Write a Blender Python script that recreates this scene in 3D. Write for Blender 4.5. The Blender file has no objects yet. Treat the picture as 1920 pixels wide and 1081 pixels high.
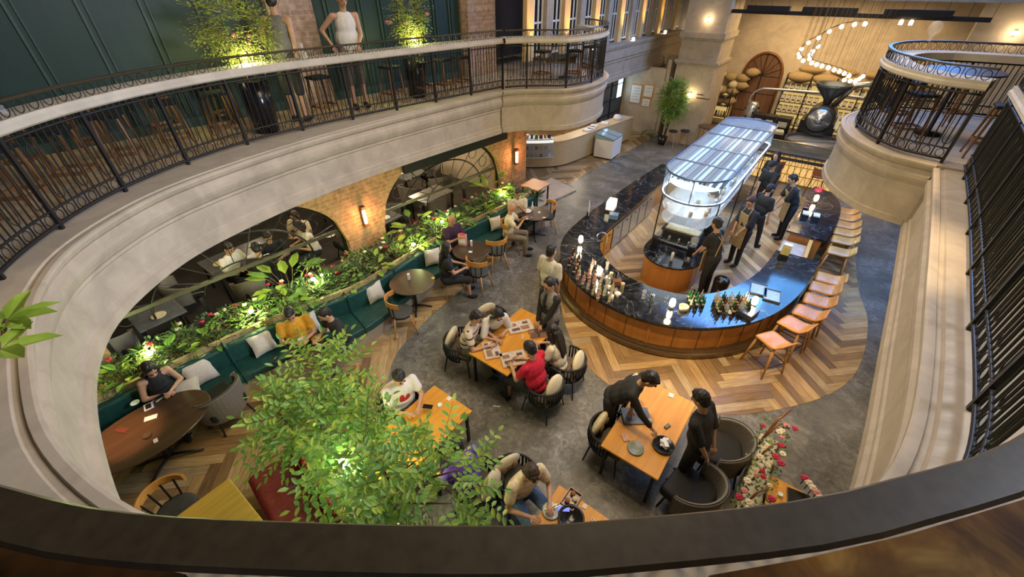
import bpy, math, random
from mathutils import Vector as V, Matrix
SC = bpy.context.scene; COL = SC.collection
R = math.radians; PI = math.pi
rnd = random.Random(11)

# ---------------------------------------------------------------- camera geometry
FPX = 780.0; PITCH = R(36.6); AZ = R(37.3); CAMZ = 6.0
def at(u, v, z):
    """where the line of sight of a photo pixel meets the height z"""
    a = (u - 960) / FPX; b = (v - 540.5) / FPX
    dn = math.sin(PITCH) + b * math.cos(PITCH); fw = math.cos(PITCH) - b * math.sin(PITCH)
    t = (CAMZ - z) / dn; X = a * t; Y = fw * t
    return V((X * math.cos(AZ) - Y * math.sin(AZ), X * math.sin(AZ) + Y * math.cos(AZ), z))
def aty(u, v, y):
    p = at(u, v, CAMZ - 1); t = y / p.y; return V((p.x * t, y, CAMZ - t))
def atx(u, v, x):
    p = at(u, v, CAMZ - 1); t = x / p.x; return V((x, p.y * t, CAMZ - t))

# ---------------------------------------------------------------- mesh builder
class MB:
    def __init__(s): s.v = []; s.f = []; s.mi = []; s.sm = []; s.T = None
    def add(s, vs, fs, mi=0, sm=False):
        o = len(s.v)
        if s.T is not None: vs = [s.T @ V(p) for p in vs]
        s.v += [tuple(p) for p in vs]
        for f in fs: s.f.append([i + o for i in f]); s.mi.append(mi); s.sm.append(sm)
        return s
    def box(s, c, d, rz=0, mi=0, rot=None):
        M = Matrix.Rotation(rz, 3, 'Z') if rot is None else rot
        vs = [V(c) + M @ V((x * d[0] / 2, y * d[1] / 2, z * d[2] / 2)) for z in (-1, 1) for y in (-1, 1) for x in (-1, 1)]
        return s.add(vs, [(0, 2, 3, 1), (4, 5, 7, 6), (0, 1, 5, 4), (2, 6, 7, 3), (0, 4, 6, 2), (1, 3, 7, 5)], mi)
    def bb(s, a, b, mi=0):
        return s.box([(a[i] + b[i]) / 2 for i in range(3)], [abs(b[i] - a[i]) for i in range(3)], 0, mi)
    def prism(s, poly, z0, z1, mi=0, mtop=None):
        n = len(poly); ar = sum(poly[i][0] * poly[(i + 1) % n][1] - poly[(i + 1) % n][0] * poly[i][1] for i in range(n))
        if ar < 0: poly = poly[::-1]
        vs = [(p[0], p[1], z0) for p in poly] + [(p[0], p[1], z1) for p in poly]
        s.add(vs, [tuple(range(n))[::-1]] + [(i, (i + 1) % n, n + (i + 1) % n, n + i) for i in range(n)], mi)
        return s.add([(p[0], p[1], z1) for p in poly], [tuple(range(n))], mi if mtop is None else mtop)
    def tube(s, path, r, n=8, closed=False, mi=0, sm=True, cap=True):
        P = [V(p) for p in path]; k = len(P)
        rr = r if isinstance(r, (list, tuple)) else [r] * k
        vs = []; fr = None
        for i in range(k):
            a = P[i - 1] if (i > 0 or closed) else P[0]; b = P[(i + 1) % k] if (i < k - 1 or closed) else P[-1]
            t = (b - a)
            t = t.normalized() if t.length > 1e-9 else V((0, 0, 1))
            if fr is None: fr = V((0, 0, 1)) if abs(t.z) < .9 else V((1, 0, 0))
            fr = (fr - t * fr.dot(t))
            fr = fr.normalized() if fr.length > 1e-6 else t.orthogonal().normalized()
            q = t.cross(fr)
            for j in range(n):
                an = 2 * PI * j / n + PI / n
                vs.append(P[i] + (fr * math.cos(an) + q * math.sin(an)) * rr[i])
        m = k if closed else k - 1
        fs = [(i * n + j, i * n + (j + 1) % n, ((i + 1) % k) * n + (j + 1) % n, ((i + 1) % k) * n + j) for i in range(m) for j in range(n)]
        if cap and not closed: fs += [tuple(range(n))[::-1], tuple((k - 1) * n + j for j in range(n))]
        return s.add(vs, fs, mi, sm)
    def bar(s, a, b, r, n=6, mi=0, r2=None): return s.tube([a, b], [r, r2 if r2 is not None else r], n, False, mi, n > 6)
    def lathe(s, prof, c=(0, 0, 0), n=20, mi=0, sm=True, sx=1, sy=1):
        vs = [(c[0] + r * math.cos(2 * PI * j / n) * sx, c[1] + r * math.sin(2 * PI * j / n) * sy, c[2] + z) for r, z in prof for j in range(n)]
        k = len(prof)
        fs = [(i * n + j, i * n + (j + 1) % n, (i + 1) * n + (j + 1) % n, (i + 1) * n + j) for i in range(k - 1) for j in range(n)]
        fs += [tuple(range(n))[::-1], tuple((k - 1) * n + j for j in range(n))]
        return s.add(vs, fs, mi, sm)
    def ell(s, c, r, n=12, m=8, mi=0, rot=None, sm=True):
        vs = []; 
        for i in range(m + 1):
            th = PI * i / m
            for j in range(n):
                p = V((math.sin(th) * math.cos(2 * PI * j / n) * r[0], math.sin(th) * math.sin(2 * PI * j / n) * r[1], -math.cos(th) * r[2]))
                if rot: p = rot @ p
                vs.append(V(c) + p)
        fs = [(i * n + j, i * n + (j + 1) % n, (i + 1) * n + (j + 1) % n, (i + 1) * n + j) for i in range(m) for j in range(n)]
        return s.add(vs, fs, mi, sm)
    def sweep(s, path, prof, closed=False, mi=0, sm=False, side=1, mis=None):
        """profile of (offset to the left of the path, height) carried along a plan path"""
        P = [V((p[0], p[1], 0)) for p in path]; k = len(P); n = len(prof); vs = []
        for i in range(k):
            a = P[i - 1] if (i > 0 or closed) else P[0]; b = P[(i + 1) % k] if (i < k - 1 or closed) else P[-1]
            if (i > 0 and i < k - 1) or closed:
                d1 = (P[i] - a).normalized(); d2 = (b - P[i]).normalized(); t = (d1 + d2).normalized(); sc = 1 / max(.4, t.dot(d1))
            else: t = (b - a).normalized(); sc = 1
            nn = V((-t.y, t.x, 0)) * side * sc
            for o, z in prof: q = P[i] + nn * o; vs.append((q.x, q.y, z))
        m = k if closed else k - 1
        for j in range(n - 1):
            fs = [(i * n + j, ((i + 1) % k) * n + j, ((i + 1) % k) * n + j + 1, i * n + j + 1) for i in range(m)]
            s.add(vs, fs, (mis[j] if mis else mi), sm) if j == 0 else s._reuse(fs, (mis[j] if mis else mi), sm, len(vs))
        return s
    def _reuse(s, fs, mi, sm, cnt):
        o = len(s.v) - cnt
        for f in fs: s.f.append([i + o for i in f]); s.mi.append(mi); s.sm.append(sm)

def smooth_path(pts, step=.12, closed=False):
    P = [V((p[0], p[1], p[2] if len(p) > 2 else 0)) for p in pts]; k = len(P); out = []
    for i in range(k if closed else k - 1):
        g = lambda j: P[j % k] if closed else P[max(0, min(k - 1, j))]
        p0, p1, p2, p3 = g(i - 1), g(i), g(i + 1), g(i + 2)
        m = max(1, int((p2 - p1).length / step))
        for q in range(m):
            t = q / m
            out.append(.5 * ((2 * p1) + (p2 - p0) * t + (2 * p0 - 5 * p1 + 4 * p2 - p3) * t * t + (3 * p1 - p0 - 3 * p2 + p3) * t ** 3))
    if not closed: out.append(P[-1])
    return out
def offset_path(P, d, closed=False):
    out = []; k = len(P)
    for i in range(k):
        a = P[i - 1] if (i > 0 or closed) else P[0]; b = P[(i + 1) % k] if (i < k - 1 or closed) else P[-1]
        t = V((b[0] - a[0], b[1] - a[1], 0)).normalized(); out.append(V((P[i][0] - t.y * d, P[i][1] + t.x * d, 0)))
    return out

def put(name, mb, mats, parent=None, world=False, bevel=0, seg=2, loc=None, rz=0):
    me = bpy.data.meshes.new(name)
    vs = mb.v
    if world and parent is not None:
        inv = (Matrix.Translation(parent.location) @ parent.rotation_euler.to_matrix().to_4x4()).inverted()
        vs = [tuple(inv @ V(p)) for p in vs]
    me.from_pydata(vs, [], mb.f)
    for m in (mats if isinstance(mats, (list, tuple)) else [mats]): me.materials.append(m)
    me.polygons.foreach_set('material_index', mb.mi); me.polygons.foreach_set('use_smooth', mb.sm)
    me.validate(); me.update()
    o = bpy.data.objects.new(name, me); COL.objects.link(o)
    if parent is not None: o.parent = parent
    if loc is not None: o.location = loc
    o.rotation_euler.z = rz
    if bevel:
        b = o.modifiers.new('b', 'BEVEL'); b.width = bevel; b.segments = seg; b.limit_method = 'ANGLE'; b.angle_limit = R(40)
    return o
def tag(o, label, cat, group=None, kind=None):
    o['label'] = label; o['category'] = cat
    if group: o['group'] = group
    if kind: o['kind'] = kind
    return o
def struct(name, mb, mats, **k):
    o = put(name, mb, mats, **k); o['kind'] = 'structure'; return o
def thing(name, label, cat, loc=(0, 0, 0), rz=0, group=None):
    o = bpy.data.objects.new(name, None); COL.objects.link(o); o.empty_display_size = .1
    o.location = loc; o.rotation_euler = (0, 0, rz); return tag(o, label, cat, group)
CH = {}
def kids(o): return [c for c in bpy.data.objects if c.parent is o]
def dup(root, loc, rz=0, label=None, group=None, scale=None):
    r = root.copy(); COL.objects.link(r); r.location = loc; r.rotation_euler = (0, 0, rz)
    if label: r['label'] = label
    if group: r['group'] = group
    if scale: r.scale = (scale,) * 3
    if root.name not in CH: CH[root.name] = [(c, kids(c)) for c in kids(root)]
    for ch, gs in CH[root.name]:
        c = ch.copy(); COL.objects.link(c); c.parent = r
        for g in gs: d = g.copy(); COL.objects.link(d); d.parent = c
    return r

# ---------------------------------------------------------------- materials
class NT:
    def __init__(s, name):
        s.m = bpy.data.materials.new(name); s.m.use_nodes = True; s.t = s.m.node_tree; s.b = s.t.nodes['Principled BSDF']
    def n(s, ty, **k):
        nd = s.t.nodes.new(ty)
        for a, b in k.items(): setattr(nd, a, b)
        return nd
    def l(s, a, b): s.t.links.new(a, b)
    def s_(s, sock, v):
        if hasattr(v, 'is_linked') or isinstance(v, bpy.types.NodeSocket): s.l(v, sock)
        else: sock.default_value = v
    def ma(s, op, a, b=0.0, c=None):
        nd = s.n('ShaderNodeMath', operation=op); s.s_(nd.inputs[0], a); s.s_(nd.inputs[1], b)
        if c is not None: s.s_(nd.inputs[2], c)
        return nd.outputs[0]
    def obj(s): return s.n('ShaderNodeTexCoord').outputs['Object']
    def sep(s, v): nd = s.n('ShaderNodeSeparateXYZ'); s.l(v, nd.inputs[0]); return nd.outputs
    def comb(s, x, y, z=0.0):
        nd = s.n('ShaderNodeCombineXYZ')
        for i, q in enumerate((x, y, z)): s.s_(nd.inputs[i], q)
        return nd.outputs[0]
    def noise(s, vec, sc, det=3, dist=0.0, rough=.5):
        nd = s.n('ShaderNodeTexNoise'); s.l(vec, nd.inputs['Vector']); nd.inputs['Scale'].default_value = sc
        nd.inputs['Detail'].default_value = det; nd.inputs['Distortion'].default_value = dist; nd.inputs['Roughness'].default_value = rough; return nd.outputs['Fac']
    def ramp(s, f, stops):
        nd = s.n('ShaderNodeValToRGB'); s.l(f, nd.inputs[0]); e = nd.color_ramp.elements
        while len(e) < len(stops): e.new(.5)
        for i, (p, c) in enumerate(stops): e[i].position = p; e[i].color = (*c, 1)
        return nd.outputs[0]
    def mix(s, f, a, b, mode='MIX'):
        nd = s.n('ShaderNodeMix', data_type='RGBA', blend_type=mode)
        s.s_(nd.inputs['Factor'], f)
        for i, q in (('A', a), ('B', b)):
            sk = [x for x in nd.inputs if x.name == i and x.type == 'RGBA'][0]
            s.s_(sk, (*q, 1) if isinstance(q, tuple) and len(q) == 3 else q)
        return [x for x in nd.outputs if x.type == 'RGBA'][0]
    def bump(s, h, st=.3, d=.01):
        nd = s.n('ShaderNodeBump'); s.l(h, nd.inputs['Height']); nd.inputs['Strength'].default_value = st; nd.inputs['Distance'].default_value = d
        s.l(nd.outputs[0], s.b.inputs['Normal'])
    def fin(s, col=None, rough=.5, metal=0, spec=None, emis=None, est=0, trans=0, alpha=None, coat=0):
        if col is not None: s.s_(s.b.inputs['Base Color'], (*col, 1) if isinstance(col, tuple) else col)
        s.s_(s.b.inputs['Roughness'], rough); s.b.inputs['Metallic'].default_value = metal
        if spec is not None: s.b.inputs['Specular IOR Level'].default_value = spec
        if emis: s.b.inputs['Emission Color'].default_value = (*emis, 1); s.b.inputs['Emission Strength'].default_value = est
        if trans: s.b.inputs['Transmission Weight'].default_value = trans
        if alpha is not None: s.b.inputs['Alpha'].default_value = alpha
        if coat: s.b.inputs['Coat Weight'].default_value = coat
        return s.m
def dk(c, k): return tuple(min(1, x * k) for x in c)
def flat(name, c, rough=.5, metal=0, sc=30, amt=.25, bump=0, **k):
    n = NT(name); f = n.noise(n.obj(), sc, 3)
    col = n.ramp(f, [(.3, dk(c, 1 - amt)), (.7, dk(c, 1 + amt * .6))])
    if bump: n.bump(f, bump, .004)
    return n.fin(col, rough, metal, **k)
def wood(name, c1, c2, rough=.4, axis=0, sc=1.0, coat=0):
    n = NT(name); o = n.sep(n.obj()); q = [n.ma('MULTIPLY', o[i], sc * (1.5 if i == axis else 22)) for i in range(3)]
    f = n.noise(n.comb(*q), 1.0, 4, .6)
    f2 = n.noise(n.obj(), 3, 2)
    return n.fin(n.ramp(n.ma('ADD', n.ma('MULTIPLY', f, .75), n.ma('MULTIPLY', f2, .25)), [(.3, c1), (.68, c2)]), rough, coat=coat)
def mottle(name, stops, sc=3.2, rough=.8):
    n = NT(name); return n.fin(n.ramp(n.noise(n.obj(), sc, 4, .8, .6), stops), rough, spec=.15)
def emit(name, c, st): n = NT(name); return n.fin(c, .5, emis=c, est=st)
def marble(name, base, vein, rough=.12, sc=1.2):
    n = NT(name); o = n.obj(); w = n.noise(o, sc * 1.5, 6, 1.5)
    a = n.ma('ABSOLUTE', n.ma('SUBTRACT', w, .5)); v1 = n.ramp(a, [(0, (1, 1, 1)), (.012, (0, 0, 0))])
    g = n.noise(o, sc * 9, 5, 1)
    c = n.mix(n.ma('MULTIPLY', n.ramp(g, [(.45, (0, 0, 0)), (.8, (.5, .5, .5))]), .35), base, vein)
    c = n.mix(n.ma('MULTIPLY', v1, .55), c, vein)
    return n.fin(c, rough, spec=.6)
def brick(name, c1, c2, mortar, axis=1):
    n = NT(name); o = n.sep(n.obj()); v = n.comb(o[axis], o[2])
    b = n.n('ShaderNodeTexBrick'); n.l(v, b.inputs['Vector'])
    for k, q in (('Color1', (*c1, 1)), ('Color2', (*c2, 1)), ('Mortar', (*mortar, 1)), ('Scale', 1.0), ('Mortar Size', .010), ('Brick Width', .27), ('Row Height', .092), ('Bias', -.1)):
        b.inputs[k].default_value = q
    f = n.noise(n.obj(), 9, 4)
    c = n.mix(.45, b.outputs['Color'], n.ramp(f, [(.35, dk(c1, .6)), (.65, dk(c2, 1.2))]), 'MIX')
    n.bump(n.ma('ADD', n.ma('MULTIPLY', b.outputs['Fac'], -1.0), n.ma('MULTIPLY', f, .4)), .6, .01)
    return n.fin(c, .85)
def herring(name):
    n = NT(name); o = n.sep(n.obj()); W = .165; N = 7.0; c = math.cos(PI / 4)
    x = n.ma('MULTIPLY', n.ma('ADD', o[0], o[1]), c / W); y = n.ma('MULTIPLY', n.ma('SUBTRACT', o[1], o[0]), c / W)
    i = n.ma('FLOOR', x); j = n.ma('FLOOR', y); k = n.ma('FLOORED_MODULO', n.ma('SUBTRACT', i, j), 2 * N)
    h = n.ma('LESS_THAN', k, N - .5)
    i0 = n.ma('SUBTRACT', i, k); j0 = n.ma('SUBTRACT', j, n.ma('SUBTRACT', 2 * N - 1, k))
    def sel(a, b): return n.ma('ADD', n.ma('MULTIPLY', h, a), n.ma('MULTIPLY', n.ma('SUBTRACT', 1.0, h), b))
    id1 = sel(i0, i); id2 = sel(j, j0)
    wn = n.n('ShaderNodeTexWhiteNoise', noise_dimensions='3D'); n.l(n.comb(id1, id2, h), wn.inputs['Vector'])
    along = sel(n.ma('SUBTRACT', x, i0), n.ma('SUBTRACT', y, j0)); acr = sel(n.ma('SUBTRACT', y, j), n.ma('SUBTRACT', x, i))
    gr = n.noise(n.comb(n.ma('MULTIPLY', along, .6), n.ma('MULTIPLY', acr, 6.0), n.ma('MULTIPLY', wn.outputs['Value'], 40)), 1.0, 4, .4)
    base = n.ramp(wn.outputs['Value'], [(0, (.20, .12, .055)), (.3, (.32, .19, .08)), (.55, (.46, .29, .12)), (.8, (.58, .39, .18)), (1, (.36, .27, .16))])
    col = n.mix(.5, base, n.ramp(gr, [(.3, (.35, .35, .35)), (.7, (1.3, 1.3, 1.3))]), 'MULTIPLY')
    e1 = n.ma('MINIMUM', acr, n.ma('SUBTRACT', 1.0, acr)); e2 = n.ma('MINIMUM', along, n.ma('SUBTRACT', N, along))
    g = n.ma('LESS_THAN', n.ma('MINIMUM', e1, e2), .018)
    col = n.mix(n.ma('MULTIPLY', g, .7), col, (.03, .02, .012))
    return n.fin(col, n.ma('ADD', .24, n.ma('MULTIPLY', gr, .2)))
def concrete(name):
    n = NT(name); o = n.obj(); a = n.noise(o, 1.1, 5, 1.2, .6); b = n.noise(o, 6, 6, 2.0, .65)
    f = n.ma('ADD', n.ma('MULTIPLY', a, .5), n.ma('MULTIPLY', b, .5))
    col = n.ramp(f, [(.34, (.06, .054, .044)), (.5, (.13, .12, .10)), (.60, (.22, .21, .185)), (.72, (.42, .41, .38))])
    n.bump(b, .15, .004)
    return n.fin(col, n.ma('ADD', .22, n.ma('MULTIPLY', b, .3)))
def plaster(name, c, sc=2.5, rough=.75):
    n = NT(name); f = n.noise(n.obj(), sc, 6, .8, .6); f2 = n.noise(n.obj(), 60, 2)
    n.bump(f2, .12, .003)
    return n.fin(n.ramp(f, [(.3, dk(c, .82)), (.7, dk(c, 1.12))]), rough)
def stripes(name, c1, c2, freq=9.0, w=.25):
    n = NT(name); o = n.sep(n.obj()); m = n.ma('FRACT', n.ma('MULTIPLY', o[2], freq)); f = n.ma('LESS_THAN', m, w)
    return n.fin(n.mix(f, c1, c2), .8)
def leafm(name, c1, c2, rough=.45):
    n = NT(name); f = n.noise(n.obj(), 6, 3)
    n.b.inputs['Subsurface Weight'].default_value = 0
    m = n.fin(n.ramp(f, [(.3, c1), (.7, c2)]), rough)
    tr = n.n('ShaderNodeBsdfTranslucent'); tr.inputs[0].default_value = (*c2, 1)
    mx = n.n('ShaderNodeMixShader'); mx.inputs[0].default_value = .25
    out = n.t.nodes['Material Output']; n.l(n.b.outputs[0], mx.inputs[1]); n.l(tr.outputs[0], mx.inputs[2]); n.l(mx.outputs[0], out.inputs[0])
    return m
def glass(name, c=(1, 1, 1), rough=.05, mixf=.82):
    n = NT(name); n.fin(c, rough, spec=.6); t = n.n('ShaderNodeBsdfTransparent'); t.inputs[0].default_value = (*c, 1)
    mx = n.n('ShaderNodeMixShader'); mx.inputs[0].default_value = mixf; out = n.t.nodes['Material Output']
    n.l(n.b.outputs[0], mx.inputs[1]); n.l(t.outputs[0], mx.inputs[2]); n.l(mx.outputs[0], out.inputs[0]); return n.m

M = dict(
 herring=herring('herringbone'), conc=concrete('grey_stone_floor'),
 fascia=plaster('cream_moulding', (.44, .365, .275)), ledge=plaster('stone_ledge', (.52, .46, .37)), beige=plaster('beige_wall', (.56, .46, .34)), ceil=plaster('ceiling_plaster', (.42, .37, .30)),
 mezz=plaster('mezzanine_floor', (.46, .34, .20)), iron=flat('black_iron', (.018, .017, .017), .42, .3), rail=flat('bronze_rail', (.048, .036, .020), .38, .2),
 green=wood('green_panel', (.004, .022, .015), (.007, .034, .025), .5, 2, .5), greeng=flat('green_moulding', (.03, .065, .05), .5),
 brick=brick('brick_y', (.36, .17, .07), (.52, .30, .13), (.50, .38, .24), 1), brickx=brick('brick_x', (.36, .17, .07), (.52, .30, .13), (.50, .38, .24), 0),
 teal=flat('teal_velvet', (.006, .055, .046), .55, 0, 14, .35), beigebase=plaster('bench_plinth', (.34, .27, .19)),
 marble=marble('black_marble', (.008, .009, .012), (.20, .21, .24), .10, .8), barwood=wood('bar_walnut', (.40, .15, .028), (.52, .215, .046), .3, 2, .35, .3), barwood2=wood('bar_wood_dark', (.12, .042, .012), (.22, .085, .022), .3, 2, .6, .3),
 brass=flat('aged_brass', (.22, .15, .08), .35, .8), steel=flat('steel', (.55, .57, .6), .28, .9), dsteel=flat('dark_steel', (.10, .105, .11), .35, .7),
 orange=wood('honey_tabletop', (.54, .215, .014), (.70, .32, .028), .48, 1, .7), tanwood=wood('light_wood', (.42, .20, .06), (.58, .30, .10), .4, 2, 1, .2), bentwood=wood('bent_wood', (.45, .19, .035), (.62, .29, .07), .35, 0, 1, .3),
 leather=flat('tan_leather', (.62, .27, .06), .33, 0, 25, .15), dtop=wood('dark_tabletop', (.045, .028, .018), (.085, .055, .035), .3, 0, .6, .2), black=flat('black_fabric', (.012, .012, .013), .8), blackgloss=flat('black_gloss', (.012, .012, .013), .2),
 cream=flat('cream_fabric', (.62, .54, .36), .85, 0, 40, .12), grey=flat('grey_fabric', (.19, .165, .135), .9, 0, 40, .2), pillow=flat('pillow_linen', (.55, .50, .42), .9, 0, 30, .1), red=flat('oxblood_leather', (.20, .022, .022), .4, 0, 20, .25),
 dseat=flat('dark_seat_pad', (.10, .08, .055), .85), white=flat('white', (.78, .78, .76), .5, 0, 20, .06), paper=flat('paper', (.72, .68, .60), .7, 0, 30, .12), creamwood=wood('pale_oak', (.52, .38, .20), (.62, .47, .27), .45, 0, .6),
 glass=glass('clear_glass'), frost=None, skin=flat('skin', (.52, .29, .17), .55, 0, 20, .1), skin2=flat('skin_tan', (.40, .21, .12), .55, 0, 20, .1), hair=flat('dark_hair', (.014, .011, .010), .5, 0, 60, .3), hair2=flat('brown_hair', (.05, .028, .016), .55, 0, 60, .3), eye=flat('eye_dark', (.01, .008, .007), .3), lip=flat('lip', (.38, .12, .09), .5),
 leafA=leafm('leaf_green', (.08, .20, .03), (.26, .46, .09)), leafB=leafm('leaf_lime', (.16, .28, .02), (.42, .56, .08)), leafS=leafm('leaf_yellow_green', (.26, .34, .04), (.60, .64, .16)), leafC=leafm('leaf_dark', (.012, .045, .014), (.045, .11, .03)), leafD=leafm('leaf_grey_green', (.08, .14, .08), (.20, .28, .17)), twig=flat('twig', (.12, .07, .035), .8), soil=flat('soil', (.03, .02, .012), .95),
 rose=flat('red_petal', (.45, .015, .05), .6), petal=flat('cream_petal', (.72, .62, .45), .6), pink=flat('pink_petal', (.62, .22, .22), .6), terra=flat('clay', (.30, .13, .06), .7), sack=flat('burlap', (.42, .30, .15), .95, 0, 50, .3, .3),
 bulb=emit('warm_bulb', (1, .72, .38), 14), lamp=emit('lamp_glow', (1, .82, .52), 22), cool=emit('cool_strip', (.85, .95, 1), 5), sconce=emit('sconce_glow', (1, .42, .20), 16), lime=emit('plant_spot', (.85, 1, .45), 20), limecool=emit('cool_spot', (.75, 1, .9), 60),
)
M['frost'] = glass('hood_glass', (.75, .85, .95), .14, .72)
# ---------------------------------------------------------------- people
from mathutils import noise as mnoise
def remesh(mb, vox, it=3, fac=.5):
    me = bpy.data.meshes.new('t'); me.from_pydata(mb.v, [], mb.f); o = bpy.data.objects.new('t', me); COL.objects.link(o)
    r = o.modifiers.new('r', 'REMESH'); r.mode = 'VOXEL'; r.voxel_size = vox
    sm = o.modifiers.new('s', 'SMOOTH'); sm.factor = fac; sm.iterations = it
    dg = bpy.context.evaluated_depsgraph_get(); ev = o.evaluated_get(dg); m2 = ev.to_mesh()
    out = MB(); out.add([v.co.copy() for v in m2.vertices], [list(p.vertices) for p in m2.polygons], 0, True)
    ev.to_mesh_clear(); bpy.data.objects.remove(o); bpy.data.meshes.remove(me); return out
def limb(mb, pts, rs, n=10):
    P = [V(p) for p in pts]
    for i in range(len(P) - 1):
        a, b = P[i], P[i + 1]; d = (b - a)
        if d.length < 1e-4: continue
        mb.tube([a, a + d * .33, a + d * .66, b], [rs[i], rs[i] * .67 + rs[i + 1] * .33, rs[i] * .33 + rs[i + 1] * .67, rs[i + 1]], n)
    for p, r in zip(P, rs): mb.ell(p, (r, r, r), n, 6)
def ik(a, t, l1, l2, pole):
    d = t - a; L = min(d.length, (l1 + l2) * .995); dn = d.normalized(); t2 = a + dn * L
    x = (l1 * l1 - l2 * l2 + L * L) / (2 * L); h = math.sqrt(max(0, l1 * l1 - x * x))
    p = (pole - dn * pole.dot(dn)).normalized(); return a + dn * x + p * h, t2
def person(label, loc, face, pose='sit', lean=.15, hl=(-.13, .38, .80), hr=(.13, .38, .80), hp=.35, hy=0.0, shirt=None, sleeve=.55, pants=None, legs='long', skin=None, hair='short',
           haircol=None, cap=None, near=False, group=None, scale=1.12, female=False, feet=None, apron=None, seat=.46, shoe=None, extra=None, turn=0.0, twist=0.0):
    """face: world heading in degrees (0 = +x). Local frame: looks along +Y, right hand at +X"""
    shirt = shirt or M['black']; pants = pants or M['black']; skin = skin or M['skin']; haircol = haircol or M['hair']; vox = .012 if near else .017
    seat = seat / scale; rz = R(face) - PI / 2
    loc = V(loc)
    def hand(h): return (Matrix.Rotation(-rz, 3, 'Z') @ (at(*h) - loc)) / scale if h[0] > 5 else V(h) / scale
    hl = hand(hl); hr = hand(hr)
    sit = pose == 'sit'; hz = seat + .09 if sit else .92
    sd = V((twist, math.sin(lean), math.cos(lean))).normalized(); P = V((0, 0, hz)); sw = .16 if female else .19
    waist = P + sd * .16; chest = P + sd * .34; neckb = P + sd * .50; fwd = V((0, math.cos(lean), -math.sin(lean)))
    shl = neckb - sd * .035 + V((-sw, 0, 0)); shr = neckb - sd * .035 + V((sw, 0, 0))
    nd = V((0, math.sin(lean * .6 + hp * .45), math.cos(lean * .6 + hp * .45))); head = neckb + nd * .19
    HR = Matrix.Rotation(hy, 3, 'Z') @ Matrix.Rotation(-hp - lean * .3, 3, 'X')
    hipw = .10
    K = []; A = []
    for s in (-1, 1):
        h = P + V((s * hipw, 0, -.02))
        if sit: k = h + V((s * .05, .42, .0)); a = V((k.x, k.y + .03, .09))
        else:
            f = (feet[0 if s < 0 else 1] if feet else (s * .10, .0)); a = V((f[0], f[1], .09)); k = (h + a) * .5 + V((0, .03, 0))
        K.append(k); A.append(a)
    tl, tr = V(hl), V(hr)
    el, wl = ik(shl, tl, .28, .25, V((-.7, -.5, -.7))); er, wr = ik(shr, tr, .28, .25, V((.7, -.5, -.7)))
    body = MB()
    hh = HR @ V((0, 0, 1)); 
    body.ell(head, (.074, .092, .112), 14, 10, rot=HR); body.ell(head + HR @ V((0, .035, -.06)), (.048, .052, .052), 10, 6, rot=HR)
    limb(body, [neckb - sd * .03, head - HR @ V((0, .015, .05))], [.055, .052])
    body.ell(chest, (.135, .085, .19), 12, 8, rot=Matrix.Rotation(-lean, 3, 'X')); body.ell(waist, (.115, .085, .16), 12, 8, rot=Matrix.Rotation(-lean, 3, 'X')); body.ell(P, (.13, .10, .10), 12, 8)
    for s_, e_, w_ in ((shl, el, wl), (shr, er, wr)):
        limb(body, [neckb - sd * .06, s_], [.05, .048]); limb(body, [s_, e_], [.046, .037]); limb(body, [e_, w_], [.036, .025])
    for i, s in enumerate((-1, 1)): limb(body, [P + V((s * hipw, 0, -.02)), K[i], A[i]], [.078, .052, .034])
    hands = []
    for w_, e_, s in ((wl, el, -1), (wr, er, 1)):
        d = (w_ - e_).normalized(); side = d.cross(V((0, 0, 1))); side = (side.normalized() if side.length > .1 else V((1, 0, 0))) * s; up = side.cross(d) * s
        if up.z < 0: up = -up
        c = w_ + d * .045; body.ell(c, (.036, .048, .018), 10, 6, rot=Matrix((side, d, side.cross(d))).transposed()); hands.append((w_, d, side, up))
    bm = remesh(body, vox)
    for w_, d, side, up in hands:                       # four separate fingers and a thumb, bent
        b0 = w_ + d * .075
        for q, (o, ln) in enumerate(((-.027, .056), (-.009, .066), (.009, .070), (.027, .062))):
            r0 = b0 + side * o + d * (-.006 * abs(q - 1.5)); m1 = r0 + d * ln * .5 - up * .006 + side * o * .12; m2 = m1 + d * ln * .40 - up * .022
            bm.tube([r0 - d * .02, r0, m1, m2], [.0088, .0085, .0078, .006], 6)
        t0 = w_ + d * .03 + side * .03; bm.tube([t0 - side * .012, t0 + side * .018 + d * .015 - up * .005, t0 + side * .026 + d * .042 - up * .014], [.011, .010, .007], 6)
    F = lambda x, y, z: head + HR @ V((x, y, z))
    bm.ell(F(0, .097, -.012), (.013, .018, .020), 8, 6, rot=HR); 
    for s in (-1, 1):
        bm.ell(F(s * .076, -.005, -.012), (.010, .020, .030), 8, 6, rot=HR)
        bm.ell(F(s * .030, .083, .010), (.013, .009, .007), 8, 6, 1, rot=HR); bm.ell(F(s * .030, .084, .032), (.018, .008, .004), 8, 4, 1, rot=HR)
    bm.ell(F(0, .086, -.055), (.022, .010, .006), 8, 5, 2, rot=HR)
    rz = R(face) - PI / 2
    o = put('person', bm, [skin, M['eye'] if hair != 'bald' else haircol, M['lip']], loc=loc, rz=rz); tag(o, label, 'person', group); o.scale = (scale,) * 3
    # shirt
    sb = MB(); g = .014; RL = Matrix.Rotation(-lean, 3, 'X')
    sb.ell(chest, ((.17 if female else .20) - (.04 if sleeve == 0 else 0) + g, .105 + g, .195), 12, 8, rot=RL); sb.ell(waist, ((.14 if female else .185) + g, .122 + g, .175), 12, 8, rot=RL); sb.ell(P + V((0, 0, .02)), (.145 + g, .115 + g, .10), 12, 8)
    if female: sb.ell(chest + fwd * .07 - sd * .02, (.11, .06, .07), 10, 6)
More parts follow.
